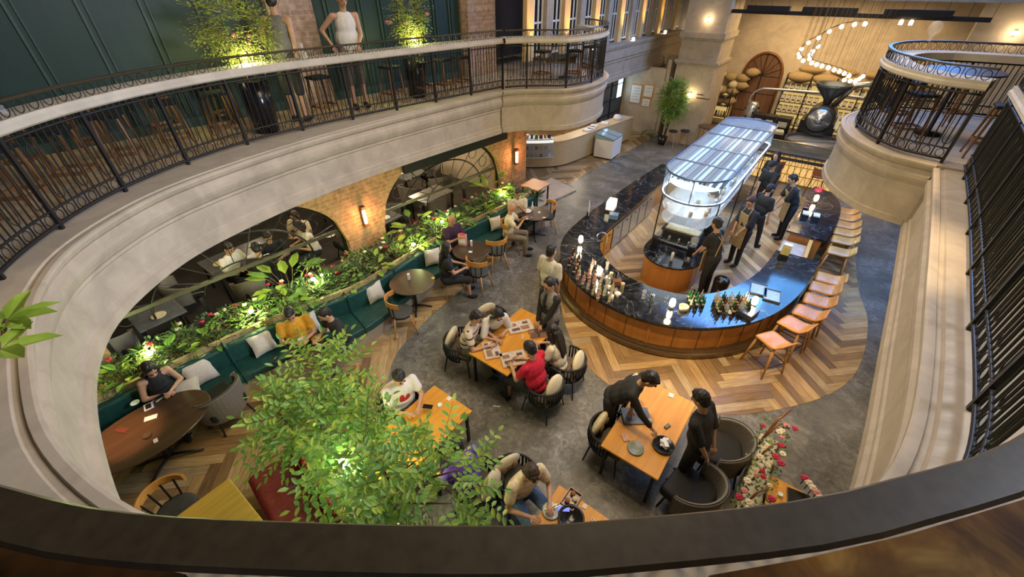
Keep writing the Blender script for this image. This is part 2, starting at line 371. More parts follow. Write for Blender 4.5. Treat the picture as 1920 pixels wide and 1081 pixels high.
    for s_, e_, w_ in ((shl, el, wl), (shr, er, wr)):
        limb(sb, [neckb - sd * .05, s_ + V((0, 0, -.012))], [.056, .062]) if sleeve > 0 else limb(sb, [neckb - sd * .05, (s_ + neckb) * .5], [.05, .03])
        if sleeve > 0:
            if sleeve <= 1: limb(sb, [s_, s_ + (e_ - s_) * sleeve], [.066, .068])
            else: limb(sb, [s_, e_, e_ + (w_ - e_) * (sleeve - 1)], [.060, .046, .036])
    put('shirt', remesh(sb, vox, 2), shirt, o)
    # trousers
    tb = MB(); tb.ell(P - V((0, 0, .01)), (.150, .125, .115), 12, 8)
    for i, s in enumerate((-1, 1)):
        h = P + V((s * hipw, 0, -.02))
        if legs == 'long': limb(tb, [h, K[i], A[i] + V((0, 0, -.02))], [.094, .066, .050])
        elif legs == 'short': limb(tb, [h, K[i], K[i] + (A[i] - K[i]) * .12], [.098, .078, .074])
        else: limb(tb, [h, K[i] + (h - K[i]) * .2], [.10, .09])
    if legs == 'skirt' and not sit: tb.lathe([(.13, -.05), (.16, -.3), (.20, -.62), (.19, -.63)], (P.x, P.y, P.z), 12)
    put('trousers' if legs in ('long', 'short') else 'skirt', remesh(tb, vox, 2), pants, o)
    for i in range(2):
        k = MB(); a = A[i]; d = V((a.x * .3, 1, 0)).normalized()
        k.ell(a + V((0, 0, -.045)) + d * .055, (.044, .125, .040), 10, 6, rot=Matrix.Rotation(-math.atan2(d.x, d.y), 3, 'Z')); k.ell(a + V((0, 0, -.02)), (.042, .05, .05), 8, 6)
        put('shoe', remesh(k, vox, 1), shoe or M['black'], o)
    # hair
    if hair != 'bald':
        hb = MB(); hb.ell(F(0, -.026, .034), (.084, .097, .098), 14, 10, rot=HR)
        if hair == 'short': hb.ell(F(0, -.045, -.02), (.076, .068, .075), 12, 8, rot=HR); hb.ell(F(.02, .035, .085), (.05, .045, .03), 10, 6, rot=HR)
        if hair == 'bob' or hair == 'long':
            hb.ell(F(0, -.045, -.05), (.090, .075, .115), 12, 8, rot=HR)
            for s in (-1, 1): limb(hb, [F(s * .055, .02, .055), F(s * .086, .015, -.04), F(s * .092, .01, -.13)] + ([F(s * .085, .03, -.22)] if hair == 'long' else []), [.032, .034, .032] + ([.018] if hair == 'long' else []), 8)
        if hair == 'long':
            b = neckb - fwd * .085
            for s in (-.05, 0, .05): limb(hb, [F(s, -.075, -.02), b + V((s * 1.3, -.01, 0)), b - sd * .24 + V((s * 1.1, -.02, 0)) - fwd * .02], [.045, .042, .02], 8)
        if hair == 'tail': hb.ell(F(0, -.045, -.03), (.074, .066, .075), 12, 8, rot=HR); limb(hb, [F(0, -.10, .02), F(0, -.15, -.06), F(0, -.15, -.20)], [.028, .032, .014], 8)
        if hair == 'bun': hb.ell(F(0, -.045, -.03), (.074, .066, .075), 12, 8, rot=HR); hb.ell(F(0, -.115, .03), (.04, .035, .04), 8, 6)
        hm = remesh(hb, .010 if near else .014, 1); q = []
        for p in hm.v:
            d = (V(p) - head); k = mnoise.noise(V((p[0] * 55, p[1] * 55, p[2] * 22)) + V(loc)) * .009; q.append(tuple(V(p) + (d.normalized() * k if d.length > 1e-4 else d)))
        hm.v = q; put('hair', hm, haircol, o)
    if cap:
        cb = MB(); cb.ell(F(0, -.005, .055), (.092, .108, .075), 14, 8, rot=HR); cb.ell(F(0, .10, .035), (.062, .065, .010), 12, 6, rot=HR); put('cap', cb, cap, o)
    if apron:
        ab = MB(); ab.box(P + V((0, .145, -.14)), (.34, .02, .50)); ab.box(chest + fwd * .118 - sd * .06, (.24, .018, .30), rot=RL)
        a2 = put('apron', ab, apron, o, bevel=.008); st = MB()
        for s in (-1, 1): st.tube([chest + fwd * .12 + V((s * .10, 0, .08)), neckb + V((s * .08, .02, .045)), chest - fwd * .125 + V((s * .02, 0, .05)), P + V((-s * .14, -.08, .10))], .012, 6)
        put('strap', st, apron, a2)
    if extra: extra(o, dict(P=P, chest=chest, neckb=neckb, fwd=fwd, sd=sd, RL=RL, head=head, HR=HR, wl=wl, wr=wr, F=F, el=el, er=er, shl=shl, shr=shr))
    o['_wl'] = list(wl); 
    del o['_wl']
    return o, lambda p: V(loc) + Matrix.Rotation(rz, 3, 'Z') @ V(p)

def hp(u, v, z): p = at(u, v, z); return p
def seatpos(u, v, face, z=1.33, back=.16):
    """floor point under the pelvis of a seated person whose head shows at a pixel"""
    p = at(u, v, z); a = R(face); return (p.x - math.cos(a) * back, p.y - math.sin(a) * back, 0)
def standpos(u, v, face, z=1.74, back=.06): return seatpos(u, v, face, z, back)

grey_vest = flat('grey_vest', (.19, .18, .155), .8); navy = flat('navy_cloth', (.02, .022, .035), .85); tan = flat('tan_apron', (.40, .27, .12), .85); mustard = flat('mustard_cotton', (.62, .30, .02), .85)
whitec = flat('white_cotton', (.72, .68, .60), .85, 0, 20, .08); creamc = flat('cream_cotton', (.72, .60, .38), .85); redc = flat('red_cotton', (.55, .008, .035), .8); purple = flat('purple_cotton', (.11, .055, .34), .8)
plum = flat('plum_cotton', (.045, .018, .035), .85); khaki = flat('khaki', (.20, .16, .11), .85); denim = flat('denim', (.10, .17, .30), .85); darkpants = flat('charcoal_cloth', (.05, .045, .04), .85); stripe = stripes('striped_knit', (.66, .55, .42), (.09, .045, .03)); skirtb = flat('black_dress', (.01, .01, .011), .85)
offw = flat('offwhite_cotton', (.66, .60, .46), .85)
N = dict(near=True)
def redprint(o, d):
    b = MB(); c = d['chest'] + d['fwd'] * .100 - d['sd'] * .03
    for x, z, w, h in ((-.035, .0, .05, .06), (.03, .02, .055, .075), (0, -.03, .08, .04)): b.ell(c + V((x, 0, z)), (w, .022, h), 12, 6, rot=d['RL'])
    put('shirt_print', b, flat('red_print', (.42, .02, .02), .8), o)['label'] = 'red printed graphic on the chest'
def vest(o, d):
    b = MB(); b.ell(d['chest'], (.196, .130, .20), 12, 8, rot=d['RL']); b.ell(d['P'] + V((0, 0, .08)), (.19, .15, .22), 12, 8)
    put('vest', remesh(b, .014, 2), grey_vest, o)['label'] = 'grey waistcoat'
    b = MB(); b.ell(d['chest'] + V((0, .10, .03)), (.035, .055, .15), 10, 6); put('blouse_front', b, M['black'], o); b = MB(); b.box(d['chest'] + V((.06, .125, .04)), (.05, .008, .014)); put('name_badge', b, M['brass'], o)
    b = MB(); b.ell(d['F'](0, -.10, -.02), (.045, .05, .045)); put('hair_bun', b, M['hair'], o)

P_ = {}
def add(key, *a, **k): P_[key] = person(*a, **k)
# banquette, near end
add('w1', 'woman with long dark hair and bare arms reading her phone on the green banquette', (-7.16, .10, 0), 4, lean=.22, hl=(-.05, .28, .80), hr=(.05, .28, .80), hp=.75, hair='long', sleeve=0, female=True, near=True, shirt=M['black'])
add('m2', 'man in a mustard polo shirt eating at the small table on the banquette', (*seatpos(550, 585, 5)[:2], 0), -20, lean=.12, hp=.65, shirt=mustard, hl=(-.10, .36, .84), hr=(.10, .34, .84), near=True)
add('m3', 'man in a black tee reaching over the dishes at the banquette corner', (*seatpos(612, 582, 250)[:2], 0), 262, lean=.25, hp=.5, hl=(-.16, .44, .82), hr=(.08, .44, .82), near=True)
add('m4', 'bald man in a dark plum tee holding a phone behind the round table', (*seatpos(850, 413, -10)[:2], 0), -8, lean=.08, hp=.35, shirt=plum, hair='bald', haircol=M['skin2'], skin=M['skin2'], hl=(-.04, .34, .92), hr=(.04, .34, .92))
add('w5', 'woman with waist-length black hair and black dress seated with her back to the aisle', (*seatpos(843, 462, 60)[:2], 0), 50, lean=.1, hp=.2, hair='long', female=True, shirt=M['black'], pants=M['black'], legs='short', sleeve=.5, hl=(-.1, .42, .8), hr=(.1, .42, .8))
add('m6', 'balding man in a pale yellow shirt with elbows on the round blue-lit table', (*seatpos(963, 388, 40)[:2], 0), 30, lean=.12, hp=.25, shirt=creamc, pants=khaki, hair='bald', haircol=M['skin2'], skin=M['skin'], hl=(-.05, .40, 1.02), hr=(.06, .42, 1.02))
add('m7', 'man in a cream open shirt with hands clasped at the end of the banquette', (*seatpos(972, 362, -40)[:2], 0), -45, lean=.15, hp=.4, shirt=offw, pants=M['black'], hl=(-.03, .32, 1.0), hr=(.03, .32, 1.0))
# standing in the aisle
add('m8', 'man in a cream short-sleeved shirt walking away beside the curved bar', (*standpos(1035, 474, 95)[:2], 0), 80, 'stand', lean=.03, hp=.05, shirt=offw, pants=khaki, sleeve=.8, hl=(-.25, .02, .86), hr=(.25, .02, .86))
add('w9', 'waitress in a grey waistcoat and black sleeves holding a tablet beside the menu table', (*standpos(1028, 540, 215, 1.68)[:2], 0), 258, 'stand', lean=.05, hp=.45, hair='tail', female=True, sleeve=1.9, hl=(-.06, .26, 1.02), hr=(.07, .24, 1.0), near=True, extra=vest)
# middle table
add('m10', 'man in a striped knit shirt at the left of the menu table', (-4.06, 3.92, 0), 20, lean=.32, hp=.35, shirt=stripe, pants=khaki, hl=(-.12, .50, .80), hr=(.14, .50, .80), near=True)
add('w11', 'woman in a white blouse and black vest reaching across the open menus', (-3.99, 4.56, 0), -30, lean=.55, hp=.65, hair='bob', shirt=whitec, female=True, sleeve=.9, hl=(-.08, .48, .80), hr=(.12, .60, .80), near=True)
add('m12', 'man in a bright red tee with his back to the camera reading a menu', (-2.45, 3.92, 0), 178, lean=.22, hp=.45, shirt=redc, pants=M['black'], legs='short', hl=(-.12, .46, .80), hr=(.14, .46, .80), near=True)
add('w13', 'long-haired woman in a cream tee at the far right of the menu table', (-2.40, 4.52, 0), 190, lean=.22, hp=.4, hair='long', shirt=offw, female=True, hl=(-.10, .40, .86), hr=(.10, .40, .86), near=True)
# front tables
add('m14', 'man in a white tee with a red print holding a phone over the honey-wood table', (-3.93, 2.30, 0), -12, lean=.10, hp=.55, shirt=whitec, skin=M['skin'], hl=(-.09, .40, .84), hr=(.10, .40, .84), near=True, extra=redprint)
add('m15', 'person in a purple tee and black cap half hidden by the tree leaves', (-2.20, 1.95, 0), 178, lean=.2, hp=.5, shirt=purple, hl=(-.15, .42, .80), hr=(.15, .42, .80), near=True, cap=M['black'])
add('m16', 'man with thinning hair in a pale yellow tee at the table under the handrail', (-1.66, 2.33, 0), -18, lean=.30, hp=.45, shirt=creamc, pants=denim, hl=(-.12, .48, .82), hr=(.18, .46, .82), haircol=M['hair2'], near=True)
add('m17', 'waiter in black bending over the table with one hand on a slate tray', (-1.24, 4.12, 0), 2, 'stand', lean=.62, hp=.45, sleeve=1.75, hl=(1180, 778, .80), hr=(1236, 826, .84), near=True, feet=((-.1, -.02), (.1, .02)))
add('m18', 'waiter in black standing with his hands behind his back by the grey chairs', (.03, 4.08, 0), 172, 'stand', lean=.20, hp=.55, sleeve=.9, hl=(-.10, -.19, .95), hr=(.10, -.19, .95), near=True)
# bar staff
add('b1', 'barista in black with crossed tan apron straps in profile by the round station', (*standpos(1352, 428, 200)[:2], 0), 160, 'stand', lean=.25, hp=.35, hair='bun', female=True, apron=tan, sleeve=.7, hl=(-.12, .40, .95), hr=(.12, .40, .95))
add('b2', 'barista in a tan bib apron holding a cup beneath the canopy rail', (*standpos(1411, 380, 215)[:2], 0), 235, 'stand', lean=.12, hp=.6, haircol=M['hair2'], shirt=navy, apron=tan, sleeve=1.2, hl=(-.08, .28, 1.02), hr=(.08, .28, 1.02))
add('b3', 'broad-backed barista in black walking away through the bar', (*standpos(1446, 350, 60)[:2], 0), 55, 'stand', lean=.05, hp=.2, sleeve=.8, cap=M['black'], hl=(-.24, .05, .9), hr=(.24, .10, .9), feet=((-.14, -.1), (.14, .15)), scale=1.05)
add('b4', 'barista in a black cap facing the round station from deeper in the bar', (*standpos(1452, 312, 240)[:2], 0), 240, 'stand', lean=.15, hp=.5, cap=M['black'], sleeve=.8, hl=(-.1, .3, 1.0), hr=(.1, .3, 1.0))
add('b5', 'barista in black bending over the right-hand counter with a tan apron', (*standpos(1502, 338, 200)[:2], 0), 205, 'stand', lean=.35, hp=.4, apron=tan, sleeve=.9, hl=(-.1, .42, .95), hr=(.1, .42, .95))
add('b6', 'barista at the far end of the bar beneath the red lamp', (*standpos(1455, 296, 250)[:2], 0), 250, 'stand', lean=.05, hp=.3, sleeve=.8, hair='bob', female=True)
add('b7', 'barista in black behind the coffee machine at the left of the canopy', (-1.72, 10.6, 0), 200, 'stand', lean=.15, hp=.5, sleeve=.9, hl=(-.12, .35, .98), hr=(.12, .35, .98))
# upstairs
add('u1', 'man in a dark tank top leaning at the upper ledge with his back turned', (-8.42, 4.25, 3.76), 120, 'stand', lean=.2, hp=.3, sleeve=0, shirt=grey_vest, legs='short', pants=darkpants, skin=M['skin'], hl=(-.22, .25, 1.12), hr=(.25, -.02, .95), scale=1.22)
add('u2', 'man in a white tank top with one hand on his hip beside the brick pier', (-8.38, 5.62, 3.76), -12, 'stand', lean=.12, hp=.4, sleeve=0, shirt=whitec, legs='short', pants=khaki, skin=M['skin'], hl=(-.06, .34, 1.2), hr=(.34, .06, 1.2), scale=1.22)
# dining room behind the arched glazing
for key, lab, x, y, f, sh, hr_ in (('d1', 'diner in a white tee leaning over the table behind the near arch', *seatpos(424, 462, 20)[:2], 20, whitec, 'short'), ('d2', 'diner in black with a white slogan on the shirt by the planter', -8.95, 2.75, 160, M['black'], 'short'),
        ('d3', 'diner in a pale blouse with a raised hand beneath the near arch', -10.1, 4.35, -60, offw, 'bob'), ('d4', 'woman in a white waistcoat seated just inside the near arch', -9.35, 4.15, -100, whitec, 'bob'), ('d5', 'diner in dark clothes at the back of the dark dining table', *seatpos(500, 440, -20)[:2], -20, M['black'], 'short')):
    add(key, lab, (x, y, 0), f, scale=1.12, lean=.25, hp=.5, shirt=sh, hair=hr_, hl=(-.12, .42, .82), hr=(.12, .42, .82))
# ---------------------------------------------------------------- ground floor
ZM = 3.76; ZB = 2.75; TILT = .069
m = MB(); m.bb((-18, -4, -.12), (7, 26, 0)); struct('floor', m, M['conc'])
apron = [(1.3, 15.4), (1.75, 11.6), (2.02, 10.2), (1.97, 8.5), (1.62, 7.4), (.86, 6.35), (.15, 5.7), (-.63, 5.28), (-1.58, 5.12), (-2.42, 5.42), (-3.2, 6.1), (-3.8, 6.85), (-4.5, 7.85), (-4.62, 9), (-4.6, 12), (-4.5, 15), (-3, 16.8), (-1.5, 17.1), (.3, 16.6)]
m = MB(); m.prism([(p.x, p.y) for p in smooth_path(apron, .3, True)], 0, .006); struct('floor_parquet', m, M['herring'])
left = [(-6.9, 9.5), (-6.35, 8.6), (-6.07, 7.7), (-5.85, 5.8), (-5.72, 4.56), (-5.43, 3.33), (-5.05, 2.8), (-4.5, 2.0), (-3.7, 1.2), (-3.0, .6), (-2.4, -.4), (-2.2, -3.5), (-8.3, -3.5), (-8.2, 9.4)]
m = MB(); m.prism([(p.x, p.y) for p in smooth_path(left[:11], .3)] + left[11:], 0, .006); struct('floor_parquet', m, M['herring'])
m = MB(); m.prism([(-6.85, 20.4), (-6.95, 17), (-7.15, 14), (-7.0, 12.9), (-8.4, 12.2), (-12, 12.2), (-12, 20.4)], 0, .006); struct('floor_parquet', m, M['herring'])
m = MB(); m.bb((-16, -4, 0), (-8.75, 12, .004)); struct('floor_dining', m, flat('dining_floor', (.05, .045, .04), .35, 0, 3, .3))
m = MB(); m.prism([(-7.9, 10.6), (-6.9, 10.3), (-6.6, 12.4), (-7.9, 12.8)], 0, .05); struct('trim_1', m, M['beige'], bevel=.01)

# ---------------------------------------------------------------- the opening: moulded fascia and mezzanine floors
HB = smooth_path([(-7.0, 8.75), (-7.15, 7), (-7.27, 5), (-7.25, 3.6), (-7.08, 2.3), (-6.83, 1.35), (-6.42, .66), (-5.9, .12), (-5.3, -.2), (-4.7, -.38), (-4, -.5), (-3.2, -.56), (-2.4, -.45), (-1.7, -.2), (-1.1, .1), (-.5, .45), (-.1, .8), (.3, 1.2), (.65, 1.65), (.92, 2.15), (1.07, 2.75), (1.15, 3.6), (1.2, 4.6), (1.3, 6.6), (1.38, 8.6)], .15)
PROF = [(-.9, 2.75), (.0, 2.75), (.0, 2.86), (-.035, 2.875), (-.035, 2.93), (-.055, 2.945), (-.055, 3.30), (-.035, 3.32), (-.035, 3.36), (-.01, 3.39), (.02, 3.46), (.03, 3.50), (.03, 3.56), (.0, 3.58), (.0, 3.64), (.03, 3.67), (.05, 3.72), (.05, 3.75), (.03, 3.76), (-.02, 3.76), (-.03, 3.74), (-.07, 3.74), (-.08, 3.76), (-.9, 3.76)]
m = MB(); m.sweep(HB, PROF, side=1); struct('trim_2', m, M['fascia'])
def sweepfloor(path, d0, d1, z0, z1, mat, name, both=None):
    m = MB(); m.sweep(path, [(-d0, z1), (-d1, z1), (-d1, z0), (-d0, z0)], side=1, mis=both or [0, 0, 0]); return struct(name, m, mat)
sweepfloor(HB, .85, 4.6, ZB, ZM - .005, [M['mezz'], M['ceil']], 'floor_mezzanine', [0, 1, 1])
BL = smooth_path([(-7.0, 8.8), (-6.75, 9.25), (-6.35, 9.6), (-5.92, 9.95), (-5.68, 10.6), (-5.68, 11.5), (-5.95, 12.4), (-6.5, 13.1), (-7.2, 13.5), (-7.9, 13.8)], .15)
m = MB(); m.sweep(BL[::-1], PROF[1:-1], side=1); struct('trim_3', m, M['fascia'])
m = MB(); m.prism([(p.x - .03, p.y) for p in BL] + [(-10.4, 13.8), (-10.4, 8.8)], ZB + .01, ZM - .01); struct('floor_mezzanine', m, [M['fascia'], M['mezz']])
BR = smooth_path([(1.38, 8.75), (1.05, 8.85), (.71, 9.04), (.28, 9.7), (.06, 10.5), (.05, 11.3), (.3, 12.1), (.8, 12.6), (1.6, 12.85), (4.8, 13)], .15)
m = MB(); m.sweep(BR, PROF[1:-1], side=1); struct('trim_4', m, M['fascia'])
m = MB(); m.prism([(p.x + .03, p.y) for p in BR] + [(5.5, 13), (5.5, 8.7)], ZB + .01, ZM - .01); struct('floor_mezzanine', m, [M['fascia'], M['mezz']])
# right under-mezzanine side is lit plaster; dark wall beyond the right rail
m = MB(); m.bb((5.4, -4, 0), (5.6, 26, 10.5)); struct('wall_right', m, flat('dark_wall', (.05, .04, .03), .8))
m = MB(); m.bb((3.4, -1, 0), (3.6, 13, ZB)); struct('wall_right_lower', m, M['beige'])
m = MB(); m.bb((-18, -4.2, 0), (7, -4, 10.5)); struct('wall_front', m, M['beige'])

# ---------------------------------------------------------------- balustrades
def balustrade(label, path, side, zf=ZM, SH=.36, HW=.038):
    """side=+1 when the opening lies to the left of the path"""
    P = path; t = thing('balustrade', label, 'railing', (P[len(P) // 2][0], P[len(P) // 2][1], zf))
    a = MB()
    for z, r in ((zf + .06, .020), (zf + .21, .013), (zf + .95, .016)): a.tube([(p[0], p[1], z) for p in P], r, 6)
    put('rail', a, M['iron'], t, True)
    # stations every .11 m
    S = []; acc = 0; nxt = 0
    for i in range(len(P) - 1):
        d = V(P[i + 1]) - V(P[i]); L = d.length
        while nxt <= acc + L: q = V(P[i]) + d * ((nxt - acc) / L); S.append((q.x, q.y, math.atan2(d.y, d.x))); nxt += .085
        acc += L
    b = MB(); g = MB(); u = MB()
    for i, (x, y, an) in enumerate(S):
        c, s = math.cos(an), math.sin(an)
        b.bar((x, y, zf + (.06 if i % 2 == 0 else .21)), (x, y, zf + 1.0), .009, 5)
        if i % 12 == 0: b.box((x, y, zf + .52), (.04, .04, 1.04), an); 
        if i % 2 == 1:
            g.tube([(x + .048 * math.cos(k) * c, y + .048 * math.cos(k) * s, zf + .135 + .058 * math.sin(k)) for k in [2 * PI * j / 12 for j in range(12)]], .006, 4, True)
            if i % 4 == 1:
                g.tube([(x + .055 * math.cos(k) * c, y + .055 * math.cos(k) * s, zf + .34 + .075 * math.sin(k)) for k in [PI + PI * j / 8 for j in range(9)]], .006, 4)
                g.tube([(x + .055 * q * c, y + .055 * q * s, zf + z_) for q, z_ in ((-1, .34), (-1, .80), (0, .88), (1, .80), (1, .34))], .0055, 4)
        z1, z2 = zf + 1.12, zf + 1.26
        if i % 2 == 0: u.bar((x, y, z1), (x, y, z2), .006, 4)
        else: u.tube([(x + .05 * math.cos(k) * c, y + .05 * math.cos(k) * s, (z1 + z2) / 2 + .062 * math.sin(k)) for k in [2 * PI * j / 12 for j in range(12)]], .0055, 4, True)
    put('baluster', b, M['iron'], t, True); put('ring', g, M['iron'], t, True); put('gallery_ring', u, M['iron'], t, True)
    w = MB(); w.sweep(P, [(.03, zf + 1.0), (.05, zf + 1.02), (.05, zf + 1.06), (.03, zf + 1.08), (.03, zf + 1.12), (-SH, zf + 1.12), (-SH, zf + 1.0), (.03, zf + 1.0)], side=side)
    put('stone_shelf', w, M['ledge'], t, True)
    h = MB(); h.sweep(P, [(.022, zf + 1.262), (.03, zf + 1.275), (.022, zf + 1.288), (-HW + .008, zf + 1.288), (-HW, zf + 1.275), (-HW + .008, zf + 1.255), (.022, zf + 1.262)], side=side)
    put('handrail', h, M['rail'], t, True)
    return t
RP = smooth_path([(-7.15, 9.0), (-7.45, 7.2), (-7.70, 5.4), (-7.84, 4.0), (-7.84, 3.0), (-7.68, 2.2), (-7.42, 1.5), (-6.95, .72), (-6.3, .06), (-5.6, -.4), (-4.7, -.75), (-3.7, -.92), (-2.7, -.87), (-1.9, -.63), (-1.23, -.335), (-.94, -.185), (-.59, .055), (-.25, .305), (-.04, .485), (.24, .745), (.43, .96), (.67, 1.27), (.95, 1.8), (1.2, 2.4), (1.33, 3.1), (1.43, 4.6), (1.56, 6.6), (1.66, 8.75)], .1)
balustrade('long black iron balustrade with a stone shelf curving round the near and left sides', RP, 1, HW=.075)
BLr = offset_path(BL, .13)[1:-4]; BLr = [V((p.x, p.y, 0)) for p in BLr]
balustrade('iron balustrade with stone shelf round the rounded left balcony', BLr[::-1], 1)
BRr = [V((p.x, p.y, 0)) for p in offset_path(BR, -.17)][:-12]
balustrade('iron balustrade with stone shelf round the rounded right balcony', BRr, 1)

# ---------------------------------------------------------------- left side: tilted brick arcade and green upper wall
def lx(y): return -8.5 + TILT * y
LW = Matrix.Translation((-8.5, 0, 0)) @ Matrix.Rotation(-math.atan(TILT), 4, 'Z')     # local y runs along the arcade
AR = [(-.15, 4.45, 2.45), (5.45, 9.75, 2.45)]                                             # arch from, to, crown height
def arcz(y, a, b, h):
    c = (a + b) / 2; r = (b - a) / 2; q = max(0, 1 - ((y - c) / r) ** 2); return 1.05 + (h + .15 - 1.05) * math.sqrt(q)
def arcade(y0, y1, holes, z1, th=.35):
    m = MB(); ys = sorted(set([y0, y1] + [round(a + (b - a) * i / 28, 4) for a, b, h in holes for i in range(29)]))
    for i in range(len(ys) - 1):
        a, b = ys[i], ys[i + 1]; mid = (a + b) / 2; hole = [h for h in holes if h[0] < mid < h[1]]
        za, zb = (arcz(a, *hole[0]), arcz(b, *hole[0])) if hole else (0, 0)
        if hole and i and abs(a - hole[0][0]) < 1e-3: za = 1.05
        vs = []
        for x in (0, -th): vs += [(x, a, za), (x, b, zb), (x, b, z1), (x, a, z1)]
        m.add([LW @ V(p) for p in vs], [(0, 1, 2, 3), (7, 6, 5, 4), (0, 4, 5, 1), (3, 2, 6, 7)] + ([(0, 3, 7, 4)] if i == 0 else []) + ([(1, 5, 6, 2)] if i == len(ys) - 2 else []), 0)
        if hole and (abs(a - hole[0][0]) < 1e-3 or abs(b - hole[0][1]) < 1e-3):
            y = a if abs(a - hole[0][0]) < 1e-3 else b
            m.add([LW @ V(p) for p in ((0, y, 0), (-th, y, 0), (-th, y, 1.05), (0, y, 1.05))], [(0, 1, 2, 3)], 0)
        if hole: m.add([LW @ V(p) for p in ((0, a, 0), (0, b, 0), (0, b, .55), (0, a, .55), (-.12, a, 0), (-.12, b, 0), (-.12, b, .55), (-.12, a, .55))], [(0, 1, 2, 3), (3, 2, 6, 7), (7, 6, 5, 4)], 0)
    return m
struct('wall_left', arcade(-3.5, 10.95, AR, 2.76), M['brick'])
for a, b, h in AR:
    w = MB(); x = -.17; c = (a + b) / 2; r = (b - a) / 2
    L = lambda y, z: LW @ V((x, y, z))
    def arcpts(k, z0=1.05): return [L(c + r * k * math.cos(t), z0 + (h + .15 - 1.05) * k * math.sin(t)) for t in [PI * i / 28 for i in range(29)]]
    for k, rr in ((.985, .04), (.66, .020), (.30, .018)): w.tube(arcpts(k), rr, 6)
    for i in range(1, 10):
        t = PI * i / 10; w.bar(L(c + r * .30 * math.cos(t), 1.05 + 1.55 * .30 * math.sin(t)), L(c + r * math.cos(t), 1.05 + 1.55 * math.sin(t)), .009, 5)
    for i in range(9):
        t = PI * (i + .5) / 9; q = L(c + r * .82 * math.cos(t), 1.05 + 1.55 * .82 * math.sin(t)); e = (LW.to_3x3() @ V((0, 1, 0)))
        w.tube([q + e * .15 * math.cos(k) + V((0, 0, .15 * math.sin(k))) for k in [2 * PI * j / 14 for j in range(14)]], .008, 4, True)
    for y in (a + .03, b - .03, a + (b - a) / 3, b - (b - a) / 3): w.box(L(y, .80), (.07, .07, .55), -math.atan(TILT))
    fr = struct('window_%d' % (1 if a < 3 else 2), w, M['iron'])
    g = MB(); g.box(L(c, 1.34), (.05, (b - a) * .985, .07), -math.atan(TILT)); put('window_beam', g, flat('bronze_beam', (.07, .058, .038), .5), fr)
# dining room shell
m = MB(); m.bb((-16.2, -4, 0), (-16, 12.2, ZB)); struct('wall_dining_back', m, flat('dark_panel', (.035, .03, .025), .7))
m = MB(); m.box((-12.0, 10.8, ZB / 2), (8.2, .2, ZB)); struct('wall_dining_far', m, M['beige'])
# brick corner pier beyond the second arch faces the aisle; upper green wall
GW = Matrix.Translation((-10.0, 0, 0)) @ Matrix.Rotation(-math.atan(.09), 4, 'Z')
m = MB(); m.T = GW; m.bb((-.2, -4, ZM), (0, 9.7, 10.5)); struct('wall_green', m, M['green'])
w = MB(); w.T = GW
y = -3.4
while y < 9.6:
    if not 4.55 < y < 5.75: w.box((.012, y, 6.5), (.03, .035, 5.0)); w.box((.012, y + .09, 6.5), (.02, .02, 5.0))
    y += .78 if y < 6 else .52
struct('trim_5', w, M['greeng']); w = MB(); w.T = GW; w.bb((0, -4, ZM), (.03, 9.7, ZM + .16)); struct('baseboard_left', w, M['greeng'])
m = MB(); m.T = GW; m.bb((-.1, 4.75, ZM), (.16, 5.65, 10.5)); struct('wall_brick_pier', m, brick('brick_upper', (.34, .20, .13), (.50, .36, .26), (.44, .37, .30), 1))
m = MB(); m.bb((-9.25, 9.75, ZM), (-8.9, 10.9, 9)); struct('wall_brick_corner', m, brick('brick_upper_x', (.34, .20, .13), (.50, .36, .26), (.44, .37, .30), 0))

# ---------------------------------------------------------------- far left: window gallery, corridor, framed-notice wall, pier
WX = -7.75
m = MB(); m.sweep([(WX, 13.6), (WX, 24.4)], [(-.5, 2.75), (.0, 2.75), (.0, 2.9), (-.04, 2.93), (-.04, 3.02), (-.06, 3.04), (-.06, 3.40), (-.02, 3.43), (-.02, 3.50), (.02, 3.55), (.02, 3.85), (.05, 3.9), (.08, 3.98), (.08, 4.05), (-1.6, 4.05)], side=-1); struct('trim_6', m, M['fascia'])
m = MB(); m.bb((-8.6, 13.6, ZB), (WX - .3, 24.4, ZM)); struct('beam_left', m, M['fascia'])
m = MB(); m.bb((WX - 1.6, 10.9, 4.05), (WX - 1.45, 24.6, 10.5)); struct('wall_gallery_back', m, flat('dark_brown_back', (.018, .011, .007), .7))
lit = wood('uplit_tone_wood', (.62, .42, .18), (.8, .58, .28), .6, 2, .5)  # orange uplight of alternate pillars is put into this wood colour too
yy = 11.2; i = 0
while yy < 23.5:
    m = MB(); m.bb((WX - .40, yy, 4.05), (WX - .26, yy + .34, 10.5)); struct('pillar', m, M['fascia'] if i % 2 else lit)
    f = MB(); 
    for q in (yy + .32, yy + .53, yy + .75, yy + .96): f.bb((WX - .42, q - .018, 4.1), (WX - .38, q + .018, 8.6))
    for z in (4.12, 4.95, 5.8, 6.6): f.bb((WX - .45, yy + .3, z), (WX - .40, yy + 1.0, z + .05))
    struct('window_%d' % (3 + i), f, M['white']); yy += 1.0; i += 1
